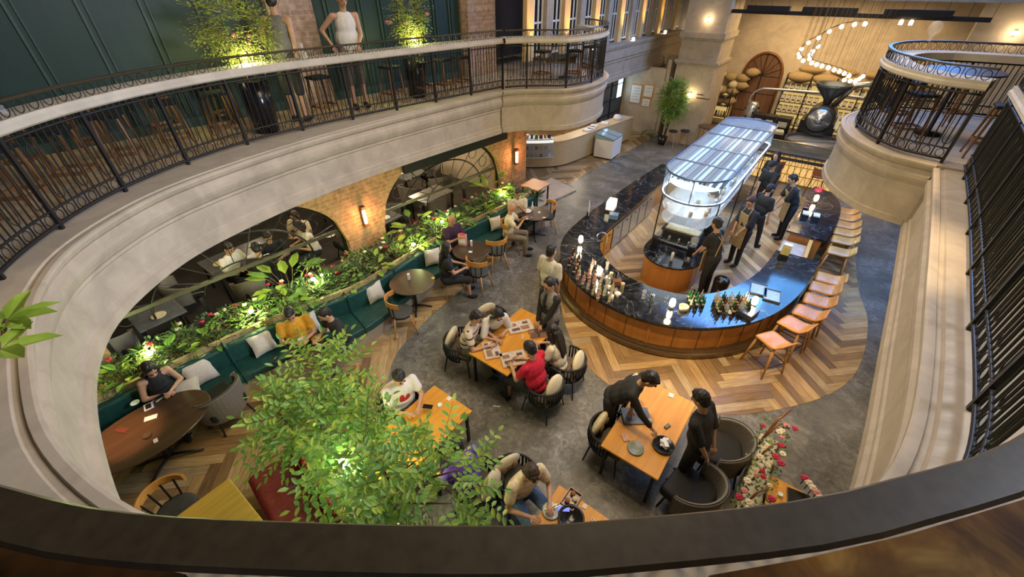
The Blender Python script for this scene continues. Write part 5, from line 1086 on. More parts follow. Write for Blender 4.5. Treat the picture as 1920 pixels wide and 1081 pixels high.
for k, (z, off) in enumerate(((.46, -.01), (.75, -.01), (1.14, .18))):
    for i in range(11):
        p = offset_path(CP, off)[1 + i]; q = foods[(i * 5 + k * 2) % len(foods)]; m = MB()
        if i % 3: m.box((0, 0, .06), (.11, .03 if k < 2 else .16, .12))
        else: m.lathe([(.001, 0), (.015 if k < 2 else .05, 0), (.015 if k < 2 else .05, .1), (.01, .14), (.001, .14)], (0, 0, 0), 8)
        d = CP[min(len(CP) - 1, 2 + i)] - CP[1 + i]; g = ['pastries and packets on the lower shelf of the case', 'pastries and packets on the middle shelf of the case', 'packets on top of the pastry case'][k]
        tag(put('pastry_packet', m, q, loc=(p.x, p.y, z), rz=math.atan2(d.y, d.x)), 'one of the ' + g, 'pastry', g)
t = thing('ice_cream_freezer', 'white chest freezer with a sloping glass lid at the oak counter', 'freezer', (-7.42, 16.35, 0), R(4)); m = MB(); m.box((0, 0, .42), (.80, 1.0, .72)); put('body', m, M['white'], t, bevel=.02); m = MB(); m.add([(-.4, -.5, .78), (.4, -.5, .78), (.4, .5, .78), (-.4, .5, .78), (-.4, -.5, .98), (.4, -.5, .84), (.4, .5, .84), (-.4, .5, .98)], [(0, 1, 5, 4), (1, 2, 6, 5), (2, 3, 7, 6), (3, 0, 4, 7), (4, 5, 6, 7)]); put('lid', m, flat('freezer_glass', (.30, .42, .46), .08), t); m = MB(); m.box((0, 0, .03), (.74, .94, .06)); put('base', m, M['black'], t); m = MB()
for y in (-.5, 0, .5): m.bar((-.4, y, .985), (.4, y, .845), .014, 6)
put('lid_rail', m, M['steel'], t)
lathe_thing('rice_cooker', 'white domed rice cooker on the far end of the oak counter', 'cooker', (-7.95, 18.1, 1.02), [(.001, 0), (.16, 0), (.18, .1), (.17, .12), (.13, .2), (.001, .24)], M['white'])
for i, (x, y) in enumerate(((-8.2, 15.9), (-8.25, 16.5), (-8.1, 17.2), (-8.2, 16.2))): boxthing('paper_tray', ['white napkin tray behind the freezer', 'white tray of papers in the middle of the oak counter', 'pale paper tray near the rice cooker', 'stack of white paper bags on the oak counter'][i], 'tray', (x, y, 1.02), (.3, .4, .05), M['white'], R(10 * i))
# table-top things
def plate(lb, c, r, mat, cat='plate', name='plate'): return lathe_thing(name, lb, cat, c, [(.001, 0), (r * .6, 0), (r, .018), (r, .024), (r * .7, .012), (r * .6, .008), (.001, .008)], mat, 28)
food = [flat('menu_photo_a', (.30, .16, .10), .3), flat('menu_photo_b', (.14, .08, .07), .3), flat('menu_sheet', (.60, .52, .44), .28)]
def menu(lb, u, v, rz, w=.44, h=.32, page=2):
    t = thing('menu', lb, 'menu', at(u, v, .752), R(rz)); m = MB(); m.box((0, 0, .006), (w, h, .012)); put('cover', m, M['bentwood'], t)
    m = MB(); m.box((0, 0, .014), (w - .03, h - .03, .006)); put('page', m, food[page], t)
    for k, (x, y, a, b) in enumerate(((-.12, .06, .12, .08), (-.10, -.07, .15, .07), (.08, -.06, .16, .10), (.12, .07, .10, .06))): m = MB(); m.box((x, y, .0185), (a, b, .003)); put('food_photo', m, food[k % 2], t)
menu('open menu with food photos in front of the striped knit', 922, 656, -38); menu('open menu at the far end of the table before the waitress', 975, 612, 55, .5, .34); menu('large open menu in front of the red tee', 963, 672, 52, .46, .36); menu('dark glossy menu before the long-haired woman in cream', 1010, 625, 50, .34, .28, 1)
lathe_thing('water_glass', 'small clear glass in the middle of the menu table', 'glass', at(980, 636, .75), [(.001, 0), (.025, 0), (.035, .10), (.032, .10), (.022, .01), (.001, .01)], M['glass'])
sl = flat('slate_tray', (.10, .11, .135), .4)
t = boxthing('serving_tray', 'grey slate tray under the hand of the bending waiter', 'tray', at(1192, 780, .752), (.42, .30, .02), sl, R(38), .01)
plate('sage-green plate on the corner of the waiters table', at(1191, 841, .75), .115, flat('sage', (.22, .24, .17), .3)); lathe_thing('hot_pan', 'dark round pan holding white crumpled napkins', 'pan', at(1243, 836, .75), [(.001, 0), (.12, 0), (.15, .04), (.14, .04), (.11, .01), (.001, .01)], M['blackgloss'], 28)
m = MB(); 
for i in range(7): m.box((.03 * math.cos(i * 2.1), .035 * math.sin(i * 1.7), .03 + .012 * i), (.09, .06, .03), i * .9)
tag(put('napkin_heap', m, M['white'], loc=at(1243, 836, .765), bevel=.006), 'crumpled white napkins heaped in the dark pan', 'napkin')
boxthing('number_card', 'small pale blue table card at the far edge of the waiters table', 'card', at(1258, 741, .75), (.08, .08, .012), flat('pale_blue_card', (.45, .65, .72), .4), R(10)); boxthing('napkin', 'crumpled pinkish napkin beside the sage plate', 'napkin', at(1172, 820, .75), (.13, .09, .02), flat('pink_napkin', (.62, .36, .24), .8), R(-40), .008)
boxthing('black_phone', 'black card holder beside the waiters sleeve', 'phone', at(1251, 800, .75), (.05, .10, .03), M['blackgloss'], R(-20)); lathe_thing('sauce_cup', 'white sauce cup left of the pan', 'cup', at(1224, 812, .75), [(.001, 0), (.02, 0), (.028, .04), (.022, .04), (.001, .01)], M['white']); boxthing('cloth_bundle', 'cream folded cloth at the corner of the slate tray', 'cloth', at(1215, 792, .75), (.07, .12, .05), M['cream'], R(-20), .02)
lathe_thing('tea_light', 'round black-rimmed candle on the table of the white printed tee', 'candle', at(825, 760, .75), [(.001, 0), (.035, 0), (.038, .03), (.03, .03), (.026, .022), (.001, .022)], M['white']); boxthing('number_card', 'square white table marker right of the candle', 'card', at(842, 747, .75), (.07, .07, .01), M['paper'], R(5))
boxthing('smartphone', 'phone held over the table by the man in the white printed tee', 'phone', at(802, 762, .84), (.075, .15, .01), M['blackgloss'], R(-60), .003)
lathe_thing('salad_bowl', 'large black bowl cut off by the handrail', 'bowl', at(1070, 975, .75), [(.001, 0), (.08, 0), (.15, .07), (.16, .08), (.14, .07), (.07, .012), (.001, .012)], M['blackgloss'], 28); plate('pale grey plate with cutlery in front of the pale yellow tee', at(1033, 958, .75), .11, flat('pale_plate', (.5, .52, .5), .3))
t = thing('cutlery_pair', 'brass fork and spoon laid on the pale grey plate', 'cutlery', at(1036, 950, .775), R(60)); m = MB(); m.box((0, .012, 0), (.20, .008, .004)); m.ell((.10, .012, 0), (.03, .015, .004), 8, 4); put('spoon', m, capm, t); m = MB(); m.box((0, -.018, 0), (.20, .007, .004)); m.box((.10, -.018, 0), (.05, .02, .004)); put('fork', m, capm, t)
t = thing('condiment_box', 'dark wooden box holding brown and cream pots', 'condiment box', at(1071, 938, .75), R(0)); m = MB(); m.box((0, 0, .01), (.17, .24, .02)); 
for x, y, a, b in ((-.085, 0, .01, .24), (.085, 0, .01, .24), (0, -.12, .17, .01), (0, .12, .17, .01)): m.box((x, y, .03), (a, b, .05))
put('box', m, M['barwood2'], t)
for x, y, q in ((-.03, -.05, M['terra']), (.035, .02, M['cream']), (-.02, .07, M['terra']), (.04, -.06, M['cream'])): m = MB(); m.lathe([(.001, .02), (.028, .02), (.034, .06), (.001, .07)], (x, y, 0), 10); put('pot', m, q, t)
boxthing('smartphone', 'phone with a violet-blue screen in the hand of the pale yellow tee', 'phone', at(1057, 953, .80), (.07, .14, .01), emit('phone_screen', (.15, .2, .9), .7), R(-55), .003); boxthing('number_card', 'square grey table marker right of the condiment box', 'card', at(1096, 949, .75), (.06, .06, .01), M['paper'], R(5))
m = MB(); m.bar((0, 0, .008), (.22, 0, .008), .006, 6); m.bar((0, .03, .008), (.22, .015, .008), .006, 6); tag(put('chopstick_sleeve', m, M['white'], loc=at(1107, 972, .75), rz=R(-22)), 'white paper chopstick sleeve near the table edge', 'chopsticks')
t = boxthing('black_tray', 'black square tray on the small side table by the planter', 'tray', at(1497, 938, .75), (.26, .26, .02), M['blackgloss'], R(10), .01); lathe_thing('milk_jug', 'small white cup on the honey-wood side table', 'cup', at(1461, 929, .75), [(.001, 0), (.022, 0), (.03, .05), (.025, .05), (.001, .01)], M['white'])
# round tables
t = thing('gift_bag', 'pink and white paper gift bag on the round table', 'bag', at(868, 458, .75), R(20)); m = MB(); m.box((0, 0, .14), (.20, .10, .28)); put('bag_body', m, flat('pink_paper', (.66, .30, .26), .6), t); m = MB(); m.box((0, -.052, .12), (.17, .004, .12)); put('bag_panel', m, M['white'], t); m = MB(); m.ell((0, 0, .29), (.09, .04, .03)); put('tissue', m, flat('red_tissue', (.6, .05, .08), .8), t)
for lb, u, v, nm in (('white card holder standing on the empty dark round table', 767, 523, 'card_stand'), ('white card stand beside the gift bag', 884, 460, 'card_stand')):
    t = thing(nm, lb, 'card stand', at(u, v, .75), R(-50)); m = MB(); m.box((0, 0, .07), (.07, .05, .14)); put('card', m, M['paper'], t, bevel=.004); m = MB(); m.box((0, -.027, .06), (.03, .004, .05)); put('symbol', m, M['black'], t)
boxthing('yellow_note', 'small yellow note at the edge of the empty round table', 'note', at(812, 521, .75), (.07, .07, .006), flat('yellow_note_p', (.6, .42, .08), .6)); boxthing('napkin', 'white folded napkin near the edge of the gift-bag table', 'napkin', at(882, 472, .75), (.09, .07, .008), M['white'], R(30))
lathe_thing('bottle_white', 'tall white candlestick-like bottle on the blue-lit table', 'bottle', at(998, 394, .75), [(.001, 0), (.035, 0), (.035, .12), (.012, .18), (.012, .26), (.001, .26)], M['white']); plate('wide pale plate before the cream shirt on the blue-lit table', at(988, 396, .75), .13, M['white']); 
for i, (u, v) in enumerate(((987, 410), (1020, 408), (997, 408), (1011, 398))): boxthing('paper_slip', ['white slip at the left edge of the blue-lit table', 'white slip at the right edge of the blue-lit table', 'tiny white ball of paper on the blue-lit table', 'white paper strip in the middle of the blue-lit table'][i], 'paper', at(u, v, .75), (.09, .06, .01) if i != 2 else (.03, .03, .02), M['white'], R(40 * i))
# banquette tables
for i, (u, v, r, q, lb) in enumerate(((574, 626, .10, 'cream', 'plate with bread in front of the mustard polo'), (596, 635, .11, 'orange', 'plate of orange noodles at the curve of the banquette'), (566, 637, .07, 'white', 'white napkin dish near the leaves'), (617, 618, .09, 'white', 'small white plate before the black tee'))): plate(lb, at(u, v, .75), r, M[q])
lathe_thing('clear_tumbler', 'clear tumbler between the dishes at the banquette curve', 'glass', at(609, 625, .75), [(.001, 0), (.03, 0), (.035, .11), (.03, .11), (.001, .01)], M['glass']); boxthing('pink_card', 'pink card on the dark table before the black tee', 'card', at(628, 632, .75), (.08, .06, .008), M['pink'])
boxthing('white_book', 'white booklet at the elbow of the phone-reading woman', 'booklet', at(299, 746, .75), (.09, .15, .012), M['paper'], R(15)); boxthing('napkin', 'white napkin by the pool of light on the long table', 'napkin', at(283, 783, .75), (.09, .16, .01), M['white'], R(-25)); t = boxthing('photo_card', 'framed white card with a dark picture on the long table', 'card', at(279, 762, .75), (.15, .12, .012), M['white'], R(-12)); m = MB(); m.box((0, 0, .014), (.11, .07, .003)); put('picture', m, M['black'], t)
plate('small white saucer left of the framed white card', at(254, 756, .75), .06, M['white']); boxthing('dark_phone', 'dark phone lying in the pool of light', 'phone', at(229, 806, .75), (.08, .17, .01), flat('maroon_case', (.12, .03, .02), .4), R(-62)); boxthing('number_card', 'white table marker at the right of the lit pool', 'card', at(292, 826, .75), (.08, .05, .01), M['paper'], R(-10)); lathe_thing('ashtray', 'small dark dish between the lit pool and the table marker', 'dish', at(276, 817, .75), [(.001, 0), (.05, 0), (.06, .02), (.05, .02), (.001, .008)], M['dtop'], 20)
boxthing('smartphone', 'phone in both hands of the long-haired woman on the green banquette', 'phone', (-6.83, 0.0, .84), (.07, .14, .01), M['blackgloss'], R(4), .003)
t = boxthing('tablet', 'blue-lit tablet held by the waitress in the grey waistcoat', 'tablet', at(1024, 569, 1.02), (.24, .16, .012), M['blackgloss'], R(-40), .004); m = MB(); m.box((0, 0, .0135), (.22, .14, .002)); put('screen', m, emit('tablet_screen', (.3, .55, .9), 1.0), t)
boxthing('pink_purse', 'dark phone on the beige plinth of the banquette', 'phone', at(513, 674, .47), (.07, .15, .012), M['blackgloss'], R(40)); boxthing('paper_scrap', 'thin white scrap of paper on the grey floor', 'paper', at(931, 761, .0), (.015, .12, .004), M['white'], R(-62))
# dining tables
rr = random.Random(4)
for i, (x, y) in enumerate([(-10.2, 2.3), (-9.9, 2.9), (-10.4, 3.2), (-9.8, 3.4), (-9.1, 5.6), (-9.0, 6.1), (-9.2, .75), (-9.35, 4.6), (-11.2, 8.5), (-11.1, 8.9)]):
    plate(['white plate nearest the glazing on the crowded dining table', 'plate of green salad on the crowded dining table', 'small plate at the back of the crowded dining table', 'plate of food at the far end of the crowded dining table', 'left of two white plates behind the brick pier', 'right of two white plates behind the brick pier', 'white folded napkin plate on the blue-grey table', 'white plate by the seated woman inside the near arch', 'white plate on the pale far table', 'second white plate on the pale far table'][i], (x, y, .75 if i != 7 else .75), .13, M['white'] if i % 3 else M['cream'])
dd, dw = P_['d2']; letters('Dior', .22, dw((0, .20, 1.02)), (R(62), 0, dd.rotation_euler.z + PI), M['white'], 'white script lettering across the black shirt behind the near planter', 'lettering')
letters('POUR', .07, (-5.05, 19.88, 2.02), (R(90), 0, 0), M['dtop'], 'x') if False else None
# upper level stools and tables
STW = wood('stool_walnut', (.16, .07, .022), (.27, .13, .045), .4, 2, 1, .2)
def tall_stool(lb, loc, rz, group=None):
    t = thing('tall_stool', lb, 'stool', loc, rz, group); m = MB(); m.box((0, 0, .74), (.36, .34, .05)); put('seat', m, M['black'], t, bevel=.02)
    for x in (-1, 1):
        for y in (-1, 1): m = MB(); m.bar((x * .14, y * .13, .72), (x * .20, y * .19, 0), .022, 6, 0, .016); put('leg', m, STW, t)
    m = MB()
    for (x1, y1), (x2, y2) in (((-1, -1), (1, -1)), ((-1, 1), (1, 1)), ((-1, -1), (-1, 1)), ((1, -1), (1, 1))): m.box(((x1 + x2) * .09, (y1 + y2) * .085, .24), (.36 if x1 != x2 else .03, .34 if y1 != y2 else .03, .04))
    put('stretcher', m, STW, t); return t
ZF = ZM - .005
sp = [(-7.35, .15, 45, 'tall wooden stool nearest the camera on the upper left walkway'), (-7.78, .75, 52, 'second tall wooden stool along the upper left walkway'), (-8.12, 1.4, 62, 'third tall wooden stool along the upper left walkway'), (-8.32, 2.15, 75, 'fourth tall wooden stool along the upper left walkway'), (-8.4, 2.9, 85, 'fifth tall wooden stool along the upper left walkway'), (-8.3, 4.75, 92, 'tall wooden stool between the two men upstairs'), (-8.15, 6.35, 95, 'tall wooden stool just right of the man in the white tank top'), (-8.05, 7.2, 95, 'tall wooden stool below the right potted shrub upstairs'), (-7.95, 7.75, 95, 'tall wooden stool in the close row before the rounded balcony'), (-7.85, 8.25, 95, 'last tall wooden stool before the rounded left balcony'), (-6.85, 10.3, 0, 'tall wooden stool at the front of the rounded left balcony'), (-6.25, 10.9, 40, 'tall wooden stool at the middle of the rounded left balcony'), (-6.3, 11.9, 80, 'tall wooden stool at the back of the rounded left balcony'), (.9, 9.9, 30, 'tall wooden stool at the front of the rounded right balcony'), (.75, 11.0, -30, 'tall wooden stool at the middle of the rounded right balcony'), (1.6, 11.7, -60, 'tall wooden stool at the back of the rounded right balcony'), (1.9, 9.6, 0, 'tall wooden stool at the inner side of the rounded right balcony')]
s1 = None
for x, y, a, lb in sp:
    if s1 is None: s1 = tall_stool(lb, (x, y, ZF), R(a), 'tall stools on the mezzanine')
    else: dup(s1, (x, y, ZF), R(a), lb)
for i, (x, y, a) in enumerate([(-8.9, .4, 50), (-9.2, 1.3, 70), (-9.25, 2.3, 90), (-9.3, 3.3, 90)]): dup(s1, (x, y, ZF), R(a), ['stool in the back row beside the green wall, nearest', 'second stool in the back row beside the green wall', 'third stool in the back row beside the green wall', 'fourth stool in the back row beside the green wall'][i])
def hi_table(lb, x, y, r=.38, z=1.0):
    t = thing('high_round_table', lb, 'table', (x, y, ZF)); m = MB(); m.lathe([(.01, z), (r, z), (r, z + .03), (.01, z + .03)], (0, 0, 0), 28, sm=False); put('tabletop', m, M['dtop'], t); m = MB(); m.lathe([(.2, 0), (.2, .03), (.03, .05), (.03, z), (.01, z)], (0, 0, 0), 12); put('pedestal', m, M['iron'], t)
hi_table('dark round high table on the rounded left balcony', -6.7, 11.3, .5); hi_table('dark round high table on the rounded right balcony', 1.3, 10.7, .55)
lathe_thing('water_carafe', 'clear glass carafe on the upper ledge beside the dark tank top', 'carafe', (-7.86, 4.35, ZM + 1.12), [(.001, 0), (.05, 0), (.055, .08), (.02, .17), (.028, .24), (.001, .24)], M['glass'])
lathe_thing('small_glass', 'small glass on the upper ledge before the white tank top', 'glass', (-7.82, 5.25, ZM + 1.12), [(.001, 0), (.03, 0), (.035, .12), (.03, .12), (.001, .01)], M['glass'])
lathe_thing('clear_globe_lamp', 'clear glass globe on the rounded right balcony ledge', 'lamp', (.75, 12.0, ZM + 1.3), [(.001, 0), (.03, 0), (.03, .08), (.09, .14), (.11, .22), (.08, .31), (.001, .33)], M['glass'], 18)
boxthing('clear_cup', 'small blue-lit glass on the near left stone shelf', 'glass', (-6.92, .42, ZM + 1.12), (.06, .06, .09), M['glass'])
# gallery floodlights
for i, (u, v) in enumerate(((1114, 82), (1188, 71), (1247, 62), (1296, 54))):
    p = atx(u, v, WX + .02); tag(lathe_thing('flood_light', 'x', 'spotlight', (p.x, min(p.y, 24.1), 4.05), [(.001, 0), (.05, 0), (.06, .08), (.04, .12), (.001, .12)], emit('flood_glow%d' % i, (1, .9, .7), 14), 10), ['small bright floodlight on the gallery ledge, leftmost by the balcony', 'second small floodlight on the gallery ledge', 'third small floodlight on the gallery ledge', 'last small floodlight on the gallery ledge beside the pier'][i], 'spotlight')
# brown table beside the camera
t = thing('ledge_table', 'brown wooden tabletop behind the handrail at the bottom right', 'table', (.9, .4, ZM)); m = MB(); BRN = mottle('brown_table', [(.36, (.07, .026, .003)), (.5, (.17, .075, .010)), (.66, (.40, .22, .05))])
m.prism([(p.x, p.y) for p in (at(1330, 1078, 4.93), at(1500, 1048, 4.93), at(1700, 1002, 4.93), at(1925, 934, 4.93), at(2100, 880, 4.93))] + [(1.9, .9), (.9, -.6), (.05, -.1)], ZM + 1.13, ZM + 1.17); put('tabletop', m, BRN, t, True, bevel=.004)
for x, y in ((.8, .0), (1.5, .9)): m = MB(); m.bb((x - .04, y - .04, ZM), (x + .04, y + .04, ZM + 1.13)); put('leg', m, M['iron'], t, True)
t = thing('ledge_table', 'brown wooden tabletop behind the handrail at the bottom left', 'table', (-1.2, -.9, ZM)); m = MB(); m.prism([(p.x, p.y) for p in (at(-250, 960, 4.93), at(0, 1012, 4.93), at(200, 1046, 4.93), at(350, 1076, 4.93))] + [(-.75, -.9), (-1.8, -1.5), (-2.6, -.9)], ZM + 1.13, ZM + 1.17); put('tabletop', m, mottle('dark_brown_table', [(.36, (.025, .010, .003)), (.66, (.09, .045, .012))]), t, True, bevel=.004)
for x, y in ((-1.0, -.75), (-1.8, -1.1)): m = MB(); m.bb((x - .04, y - .04, ZM), (x + .04, y + .04, ZM + 1.13)); put('leg', m, M['iron'], t, True)

t = thing('pier_lettering', 'two short dark rows of tiny lettering right of the pier wall light', 'lettering', (-5.15, 19.89, 2.0)); m = MB(); r_ = random.Random(2)
for k, (n_, z) in enumerate(((5, 2.07), (10, 1.94))):
    for i in range(n_): m.bb((-5.3 + .055 * i, 19.885, z), (-5.3 + .055 * i + .03 + .012 * (i % 2), 19.899, z + .05 - .015 * (i % 3 == 1)))
put('raised_letters', m, M['dtop'], t, True)
rr = random.Random(12)
for i in range(14):
    u = 1110 + i * 3.2; v = 500 + i * 5.0 + rr.uniform(-10, 6)
    lathe_thing('tall_glass', 'clear or frosted glass in the crowded left cluster on the bar', 'glass', at(u + rr.uniform(-6, 6), v, BT), [(.001, 0), (.028, 0), (.036, .14), (.032, .14), (.024, .01), (.001, .01)], [M['glass'], M['white'], M['steel']][i % 3], 10, 'glasses in the left cluster on the bar')
# ---------------------------------------------------------------- plants
def leaf(m, p, d, up, L, W, mi=0):
    d = d.normalized(); s = d.cross(up); s = s.normalized() if s.length > .05 else d.orthogonal().normalized(); n = s.cross(d)
    m.add([p, p + d * L * .35 + s * W * .5 + n * L * .05, p + d * L * .75 + s * W * .38 + n * L * .02, p + d * L - n * L * .08, p + d * L * .75 - s * W * .38 + n * L * .02, p + d * L * .35 - s * W * .5 + n * L * .05], [(0, 1, 2, 3), (0, 3, 4, 5)], mi)
def rv(r): 
    z = r.uniform(-1, 1); a = r.uniform(0, 2 * PI); q = math.sqrt(1 - z * z); return V((q * math.cos(a), q * math.sin(a), z))
def tree(lb, base, trunks, crowns, n, L, seed, mats, name='potted_tree', cat='tree', pot=None, leaves=9, loc=None):
    r = random.Random(seed); t = thing(name, lb, cat, base); b = V(base); m = MB(); ends = []
    for c, rad in crowns:
        c = V(c)
        for k in range(trunks):
            e = c + V((rv(r).x * rad[0], rv(r).y * rad[1], rv(r).z * rad[2] * .5)) * .55; mid = b.lerp(e, .5) + V((r.uniform(-.1, .1), r.uniform(-.1, .1), .1)); m.tube([b, mid, e], [.025, .016, .006], 5); ends.append((mid, e))
    put('trunk', m, M['twig'], t, True)
    f = MB(); tw = MB()
    for c, rad in crowns:
        c = V(c)
        for k in range(n):
            v = rv(r); q = r.uniform(.35, 1) ** .6; p = c + V((v.x * rad[0], v.y * rad[1], v.z * rad[2])) * q
            d = (v + V((0, 0, -.15)) + rv(r) * .5).normalized(); ln = L * r.uniform(2.8, 4.0)
            end = p + d * ln + V((0, 0, -ln * .18)); tw.tube([p - d * ln * .3, p, end], [.004, .003, .002], 3, cap=False)
            up = V((0, 0, 1)) + rv(r) * .3; s = d.cross(up).normalized()
            for i in range(leaves):
                q_ = (i // 2) / (leaves // 2); o = p + (end - p) * q_; sg = 1 if i % 2 else -1
                if i == leaves - 1: leaf(f, end, d, up, L, L * .42, r.randrange(3))
                else: leaf(f, o, d * .55 + s * sg, up, L * r.uniform(.8, 1.1), L * .42, r.randrange(3))
    put('twigs', tw, M['twig'], t, True); put('foliage', f, mats, t, True)
    if pot: q = MB(); q.lathe([(.001, 0), (pot * .8, 0), (pot, pot * 1.5), (pot * .9, pot * 1.5), (pot * .85, pot * 1.35), (.001, pot * 1.35)], (0, 0, 0), 20); put('pot', q, M['blackgloss'], t)
    return t
GA = [M['leafA'], M['leafB'], M['leafA']]
def c_at(u, v, z): return tuple(at(u, v, z))
tree('large leafy tree filling the bottom centre above the red bench, its crown lit lime green', c_at(735, 935, .9), 4, [(c_at(800, 905, 2.2), (.64, .56, .38)), (c_at(690, 875, 2.1), (.46, .42, .36))], 95, .10, 1, GA)
tree('leafy tree at the left of the bottom centre, its upper crown over the banquette table', c_at(640, 900, .6), 4, [(c_at(592, 712, 2.1), (.46, .46, .40)), (c_at(560, 780, 2.0), (.50, .48, .45)), (c_at(640, 800, 2.0), (.38, .36, .36))], 78, .098, 2, GA)
for lb, c, rad, nn, sd, base in (('bright yellow-green potted shrub upstairs beside the dark tank top', (-8.35, 3.55, 5.38), (.42, .54, .48), 340, 3, (-8.35, 3.55, ZM)), ('bright yellow-green potted shrub upstairs before the blue-green wall', (-8.25, 7.15, 5.38), (.28, .34, .50), 240, 4, (-8.25, 7.15, ZM))):
    t = tree(lb, base, 4, [(c, rad)], nn, .062, sd, [M['leafS'], M['leafS'], M['leafB']], 'potted_shrub', 'shrub', None, 7)
    q = MB(); q.lathe([(.001, 0), (.20, 0), (.26, .85), (.24, .85), (.001, .8)], (0, 0, 0), 20); put('pot', q, M['blackgloss'], t)
    r = random.Random(sd)
    for i in range(4): q = MB(); q.ell(tuple(V(c) - V(base) + V((r.uniform(-.3, .3), r.uniform(-.5, .5), r.uniform(-.25, .1)))), (.05, .05, .035), 8, 6); put('flower', q, M['pink'], t)['label'] = 'pinkish blossom'
tree('dense bright green leafy tree against the corridor corner', (-6.15, 19.3, 0), 4, [(tuple(aty(1263, 186, 19.25)), (.46, .42, .66))], 420, .10, 6, GA, pot=.22)
# green leaves poking in at the left frame edge (a plant hanging by the near shelf)
t = thing('trailing_plant', 'lime succulent leaves poking in at the left edge of the picture', 'plant', (-3.0, .1, 4.88)); m = MB(); r = random.Random(9); c0 = at(12, 600, 4.75); c1 = at(0, 655, 4.75)
for c, k in ((c0, 9), (c1, 6)):
    for i in range(k): a = 2 * PI * i / k + .3; d = V((math.cos(a), math.sin(a), r.uniform(-.1, .35))); leaf(m, c, d, V((0, 0, 1)), .19, .085)
t.location = c0; put('foliage', m, M['leafB'], t, True); m = MB(); m.tube([c0, c1, c1 + V((-.2, -.25, -.05)), c1 + V((-.3, -.55, -.1))], .01, 6); put('stem', m, M['twig'], t, True)
# planter planting
def clump(kind, lb, p, s, seed, group=None, flowers=None):
    r = random.Random(seed); t = thing({'broad': 'broadleaf_plant', 'fern': 'fern', 'bush': 'leafy_bush', 'spiky': 'spiky_plant'}[kind], lb, 'plant', p, r.uniform(0, 6), group); m = MB(); st = MB()
    z0 = V((0, 0, 0))
    if kind == 'broad':
        for i in range(14): a = r.uniform(0, 6.28); e = r.uniform(.3, 1.1); d = V((math.cos(a) * math.cos(e), math.sin(a) * math.cos(e), math.sin(e))); q = d * s * r.uniform(.5, 1); st.bar(z0, q, .006, 4); leaf(m, q, d + V((0, 0, -.6)), V((0, 0, 1)), s * .55, s * .28, i % 2)
    elif kind == 'fern':
        for i in range(16):
            a = r.uniform(0, 6.28); d = V((math.cos(a), math.sin(a), 0)); P = [d * (s * 1.1 * k / 6) + V((0, 0, s * .75 * math.sin(min(2.6, k / 6 * 2.6)))) for k in range(7)]; st.tube(P, .004, 3)
            sd = V((-d.y, d.x, 0))
            for k in range(1, 7):
                for sg in (-1, 1): leaf(m, P[k], sd * sg + d * .4, V((0, 0, 1)), s * .22, s * .07, i % 2)
    elif kind == 'spiky':
        for i in range(22): a = r.uniform(0, 6.28); e = r.uniform(.2, 1.4); d = V((math.cos(a) * math.cos(e), math.sin(a) * math.cos(e), math.sin(e))); leaf(m, z0, d, V((0, 0, 1)), s * r.uniform(.7, 1.1), s * .07, i % 2)
        st.bar(z0, (0, 0, s * .3), .01, 5)
    else:
        for i in range(90):
            v = rv(r); v.z = abs(v.z); q = V((v.x * s * .7, v.y * s * .8, v.z * s * .7 + .02)) * r.uniform(.5, 1); leaf(m, q, v + rv(r) * .6, V((0, 0, 1)), s * .22, s * .11, i % 2)
        for i in range(6): v = rv(r); st.bar(z0, V((v.x * .4, v.y * .4, .8)).normalized() * s * .6, .006, 4)
    put('stem', st, M['twig'], t)
    mm = {'broad': [M['leafB'], M['leafA']], 'fern': [M['leafC'], M['leafA']], 'bush': [M['leafC'], M['leafD']], 'spiky': [M['leafD'], M['leafA']]}[kind]; put('foliage', m, mm, t)
    if flowers:
        for i in range(2):
            q = MB(); c = V((r.uniform(-.5, .5) * s, r.uniform(-.6, .6) * s, s * r.uniform(.55, .8)))
            for k in range(6): a = k * 1.05; q.ell(tuple(c + V((.022 * math.cos(a), .022 * math.sin(a), .01 * (k % 2)))), (.026, .026, .018), 6, 4)
            put('flower', q, M[flowers], t)
    return t
kinds = ['bush', 'fern', 'broad', 'spiky', 'bush', 'fern']; where = lambda y: 'near the phone-reading woman' if y < .9 else 'behind the two banquette eaters' if y < 2.9 else 'below the brick pier' if y < 5.4 else 'behind the plum tee' if y < 7.4 else 'near the pale shirts'
y = -2.0; i = 0; seenl = {}; rr = random.Random(77); fl = [None, None, 'rose', None, None, 'petal']
look = {'bush': 'dense small-leaved bush', 'fern': 'arching dark fern', 'broad': 'broad lime-leaved plant', 'spiky': 'spiky grey-green plant'}; ords = ['first', 'second', 'third', 'fourth', 'fifth', 'sixth', 'seventh', 'eighth', 'ninth']
while y < 9.7:
    xb = min(BK, key=lambda p: abs(p.y - y)).x; xa = lx(y)
    for x in ((xb - .20, xb - .48, xb - .78) if xb - xa > .75 else (xb - .30,)):
        k = kinds[(i * 5 + 2) % 6]; f = fl[(i * 7) % 6]; w = where(y); key = (k, f, w); n = seenl.get(key, 0); seenl[key] = n + 1
        clump(k, '%s %s%s in the planter %s' % (ords[min(n, 8)], look[k], {None: '', 'rose': ' with red blooms', 'petal': ' with cream blooms', 'pink': ' with pink blooms'}[f], w), (x + rr.uniform(-.05, .05), y + rr.uniform(-.08, .08), .76), rr.uniform(.26, .42), i + 50, 'plants in the long planter', f); i += 1
    y += .31
clump('broad', 'tall bright lime broadleaf plant behind the planter under the near arch', (-7.75, 2.7, .76), .7, 401); clump('broad', 'lime philodendron-like plant high before the second arch', (-7.5, 8.9, .76), .65, 402); clump('fern', 'large dark fern hiding the near foot of the brick pier', (-7.6, 3.6, .76), .65, 403); clump('broad', 'dark broadleaf plant right of the brick pier', (-7.65, 5.9, .76), .6, 404); clump('spiky', 'reddish spiky plant in the corner beside the small square table', (-7.35, 10.9, .0), .55, 405)
